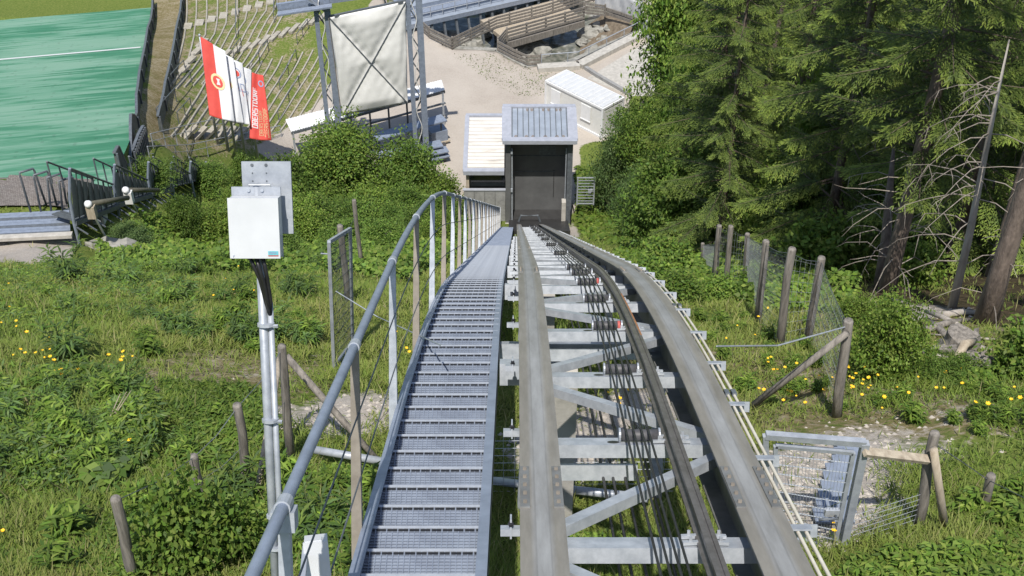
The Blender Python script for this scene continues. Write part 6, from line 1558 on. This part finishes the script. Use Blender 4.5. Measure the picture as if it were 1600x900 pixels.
# wooden end of the right fence
p0, t_, b = wpost((1432, 828), (1461, 676), .062); o = b.build('wooden_post', M['wood'], None, True); tag(o, 'dark leaning wooden post at the end of the board right of the mesh gate', 'post')
o = MB().beam(at_d(1350, 706, q[1] @ FWD), at_d(1449, 718, t_ @ FWD), .10, .05, (0, -.3, 1)).build('wooden_board', M['palewood']); tag(o, 'pale wooden board joining the mesh gate to the leaning post', 'board')
strut('pale wooden brace propping the leaning post right of the mesh gate', (1478, 838), (1459, 702), None, .05, 'palewood', ground(1478, 838) @ FWD, t_ @ FWD - .08)
p1_, t1_, b = wpost((1538, 800), (1549, 742), .06); o = b.build('wooden_post', M['wood'], None, True); tag(o, 'short wooden post in the herbs at the right edge', 'post')
o = MB().tube([t_ - V((0, 0, .15)), (t_ + t1_) / 2 - V((0, 0, .12)), t1_ - V((0, 0, .1)), at_d(1625, 790, 12.5)], .006, 5).build('fence_wire', M['galv_dark']); tag(o, 'thin drooping fence wire between the leaning post and the short post', 'wire')
o = MB().beam(q[2] + V((0, 0, .3)), p0 + V((0, 0, .3)), .003, .55).build('mesh_strip', M['galv'])
bpy.data.objects.remove(o)
b = MB()
for k in range(7): b.tube([lin(q[2], p0, 0) + V((0, 0, .12 + .09 * k)), p0 + V((0, 0, .12 + .09 * k))], .003, 4, False)
for k in range(1, 14): b.tube([lin(q[2], p0, k / 14) + V((0, 0, .08)), lin(q[2], p0, k / 14) + V((0, 0, .7))], .002, 4, False)
tag(b.build('mesh_strip', M['galv']), 'low strip of wire mesh between the mesh gate and the leaning post', 'mesh')
# open gate leaf left of the stairway
gA = ground(522, 578)
l0 = at_y(514, 378, gA[1]); l1 = gA + V((0, 0, .05)); dv = V((.13, 1.5, -.85))
e = thing('gate_leaf', 'galvanised mesh gate leaf standing open left of the stairway', 'gate', gA)
r0_, r1_ = l0 + dv + V((0, 0, .02)), l1 + dv + V((0, 0, .15))
for a, c in ((l0, l1), (l0, r0_), (l1, r1_), (r0_, r1_)): MB().beam(a, c, .055, .055, (1, 0, 0)).build('leaf_frame', M['galv'], e)
b = MB()
for k in range(1, 12): b.tube([lin(l0, l1, k / 12), lin(r0_, r1_, k / 12)], .006, 4, False)
for k in range(1, 18): b.tube([lin(l0, r0_, k / 18), lin(l1, r1_, k / 18)], .004, 4, False)
b.build('wire_mesh', M['galv_dark'], e); MB().tube([lin(l0, l1, .09), lin(l0, l1, .09) + V((-.13, -.05, .05))], .012, 6).build('latch_rod', M['galv_bright'], e)
wa = at_d(525, 455, l0 @ FWD + .1); o = MB().tube([wa, at_d(590, 495, l0 @ FWD - .5), at_d(690, 540, 12.0)], .008, 5).build('fence_wire', M['galv']); tag(o, 'galvanised wire strand from the open gate leaf to the stairway', 'wire')
# silver pipes crossing the slope under the lift
for k, (a, c, lab) in enumerate((((495, 723), (600, 741), 'silver pipe crossing the slope left of the stairway'), ((770, 772), (1010, 800), 'silver pipe crossing the slope under the lift girders'))):
    pa_, pb2 = ground(*a) + V((0, 0, .25)), ground(*c) + V((0, 0, .25)); o = MB().tube([pa_, pb2], .055, 12).build('silver_pipe', M['galv_bright'], None, True); tag(o, lab, 'pipe')
# wire strands of the mesh below the track
b = MB(); q0, q1 = ground(770, 780), ground(1050, 780)
for k in range(8): b.tube([q0 + V((0, 0, .15 + .13 * k)), q1 + V((0, 0, .15 + .13 * k))], .004, 4, False)
for k in range(1, 16): b.tube([lin(q0, q1, k / 16) + V((0, 0, .05)), lin(q0, q1, k / 16) + V((0, 0, 1.15))], .003, 4, False)
tag(b.build('wire_fence', M['galv_bright']), 'wire fence of horizontal strands closing the gap under the lift girders', 'fence')
# logs and stumps at the foot of the trees
rg = np.random.default_rng(77)
for k in range(26):
    px, py = rg.uniform(1400, 1545), rg.uniform(480, 575); p = ground(px, py) + V((0, 0, .08)); a = rg.uniform(0, 3.14); L = rg.uniform(.5, 1.6); d = V((math.cos(a), math.sin(a) * .8, -.4 * math.sin(a) + rg.uniform(-.05, .2))) * L / 2; r = rg.uniform(.025, .08)
    o = MB().tube([p - d, p + V((0, 0, rg.uniform(0, .05))), p + d], [r, r * .9, r * .6], 7).build('fallen_branch', M['deadwood' if k % 3 else 'wood'], None, True); tag(o, 'broken grey branch in the brushwood heap at the foot of the dead spruce', 'branch', 'brushwood at the dead spruce')
for k, (px, py, r, lab) in enumerate(((1500, 545, .30, 'rotten tree stump in the brushwood below the dead leaning spruce'), (1520, 590, .24, 'small rotten stump lower down on the bank by the log'))):
    p = ground(px, py); b = MB(); n = 14; pr = [1.4, 1.15, 1.0, .95]
    for j in range(4):
        for i in range(n): th = 6.283 * i / n; q_ = r * pr[j] * (1 + rg.normal(0, .10)); b.v.append(tuple(p + V((q_ * math.cos(th), q_ * math.sin(th), -.1 + .16 * j + (rg.normal(0, .05) if j == 3 else 0)))))
    for j in range(3):
        for i in range(n): b.f.append((j * n + i, j * n + (i + 1) % n, (j + 1) * n + (i + 1) % n, (j + 1) * n + i)); b.mi.append(0)
    b.f.append(tuple(3 * n + i for i in range(n))); b.mi.append(0); tag(b.build('tree_stump', M['wood']), lab, 'stump')
p0 = ground(1486, 585); p1 = ground(1520, 545); o = MB().tube([p0 + V((0, 0, .25)), at_d(1500, 560, (p0 @ FWD)) + V((0, 0, .3)), p1 + V((0, 0, .2))], [.07, .08, .06], 8).build('broken_log', M['palewood'], None, True); tag(o, 'pale broken log leaning on the brushwood beside the stump', 'log')
# dry stalks in the left meadow
for k, (a, c) in enumerate((((152, 683), (205, 610)), ((153, 684), (198, 612)), ((154, 683), (188, 615)), ((165, 668), (210, 638)), ((78, 705), (75, 680)))):
    p = ground(*a); o = MB().tube([p, (p + at_d(c[0], c[1], p @ FWD)) / 2 + V((.02, 0, 0)), at_d(c[0], c[1], p @ FWD)], [.012, .009, .004], 5).build('dry_stalk', M['palewood']); tag(o, 'pale dry stalk lying among the dark herbs of the left meadow', 'stalk', 'dry stalks in the left meadow')
# brown rocks under the steel steps
for k, (px, py, r) in enumerate(((180, 400, .9), (150, 388, .5))):
    boulder(ground(px, py), r, 900 + k, ['mossy brown rock at the foot of the leaning white strut', 'squared grey stone left of the mossy brown rock'][k], None); bpy.data.objects[-1] if False else None
for o in list(COL.objects):
    if o.get('group') is None and 'group' in o: del o['group']
for k_, o in list(PROTO.items()):
    if not o['used']:
        for c in list(o.children): bpy.data.objects.remove(c)
        bpy.data.objects.remove(o); continue
    for q_ in ('used', 'tall'):
        pass
for o in COL.objects:
    for q_ in ('used', 'tall'):
        if q_ in o: del o[q_]
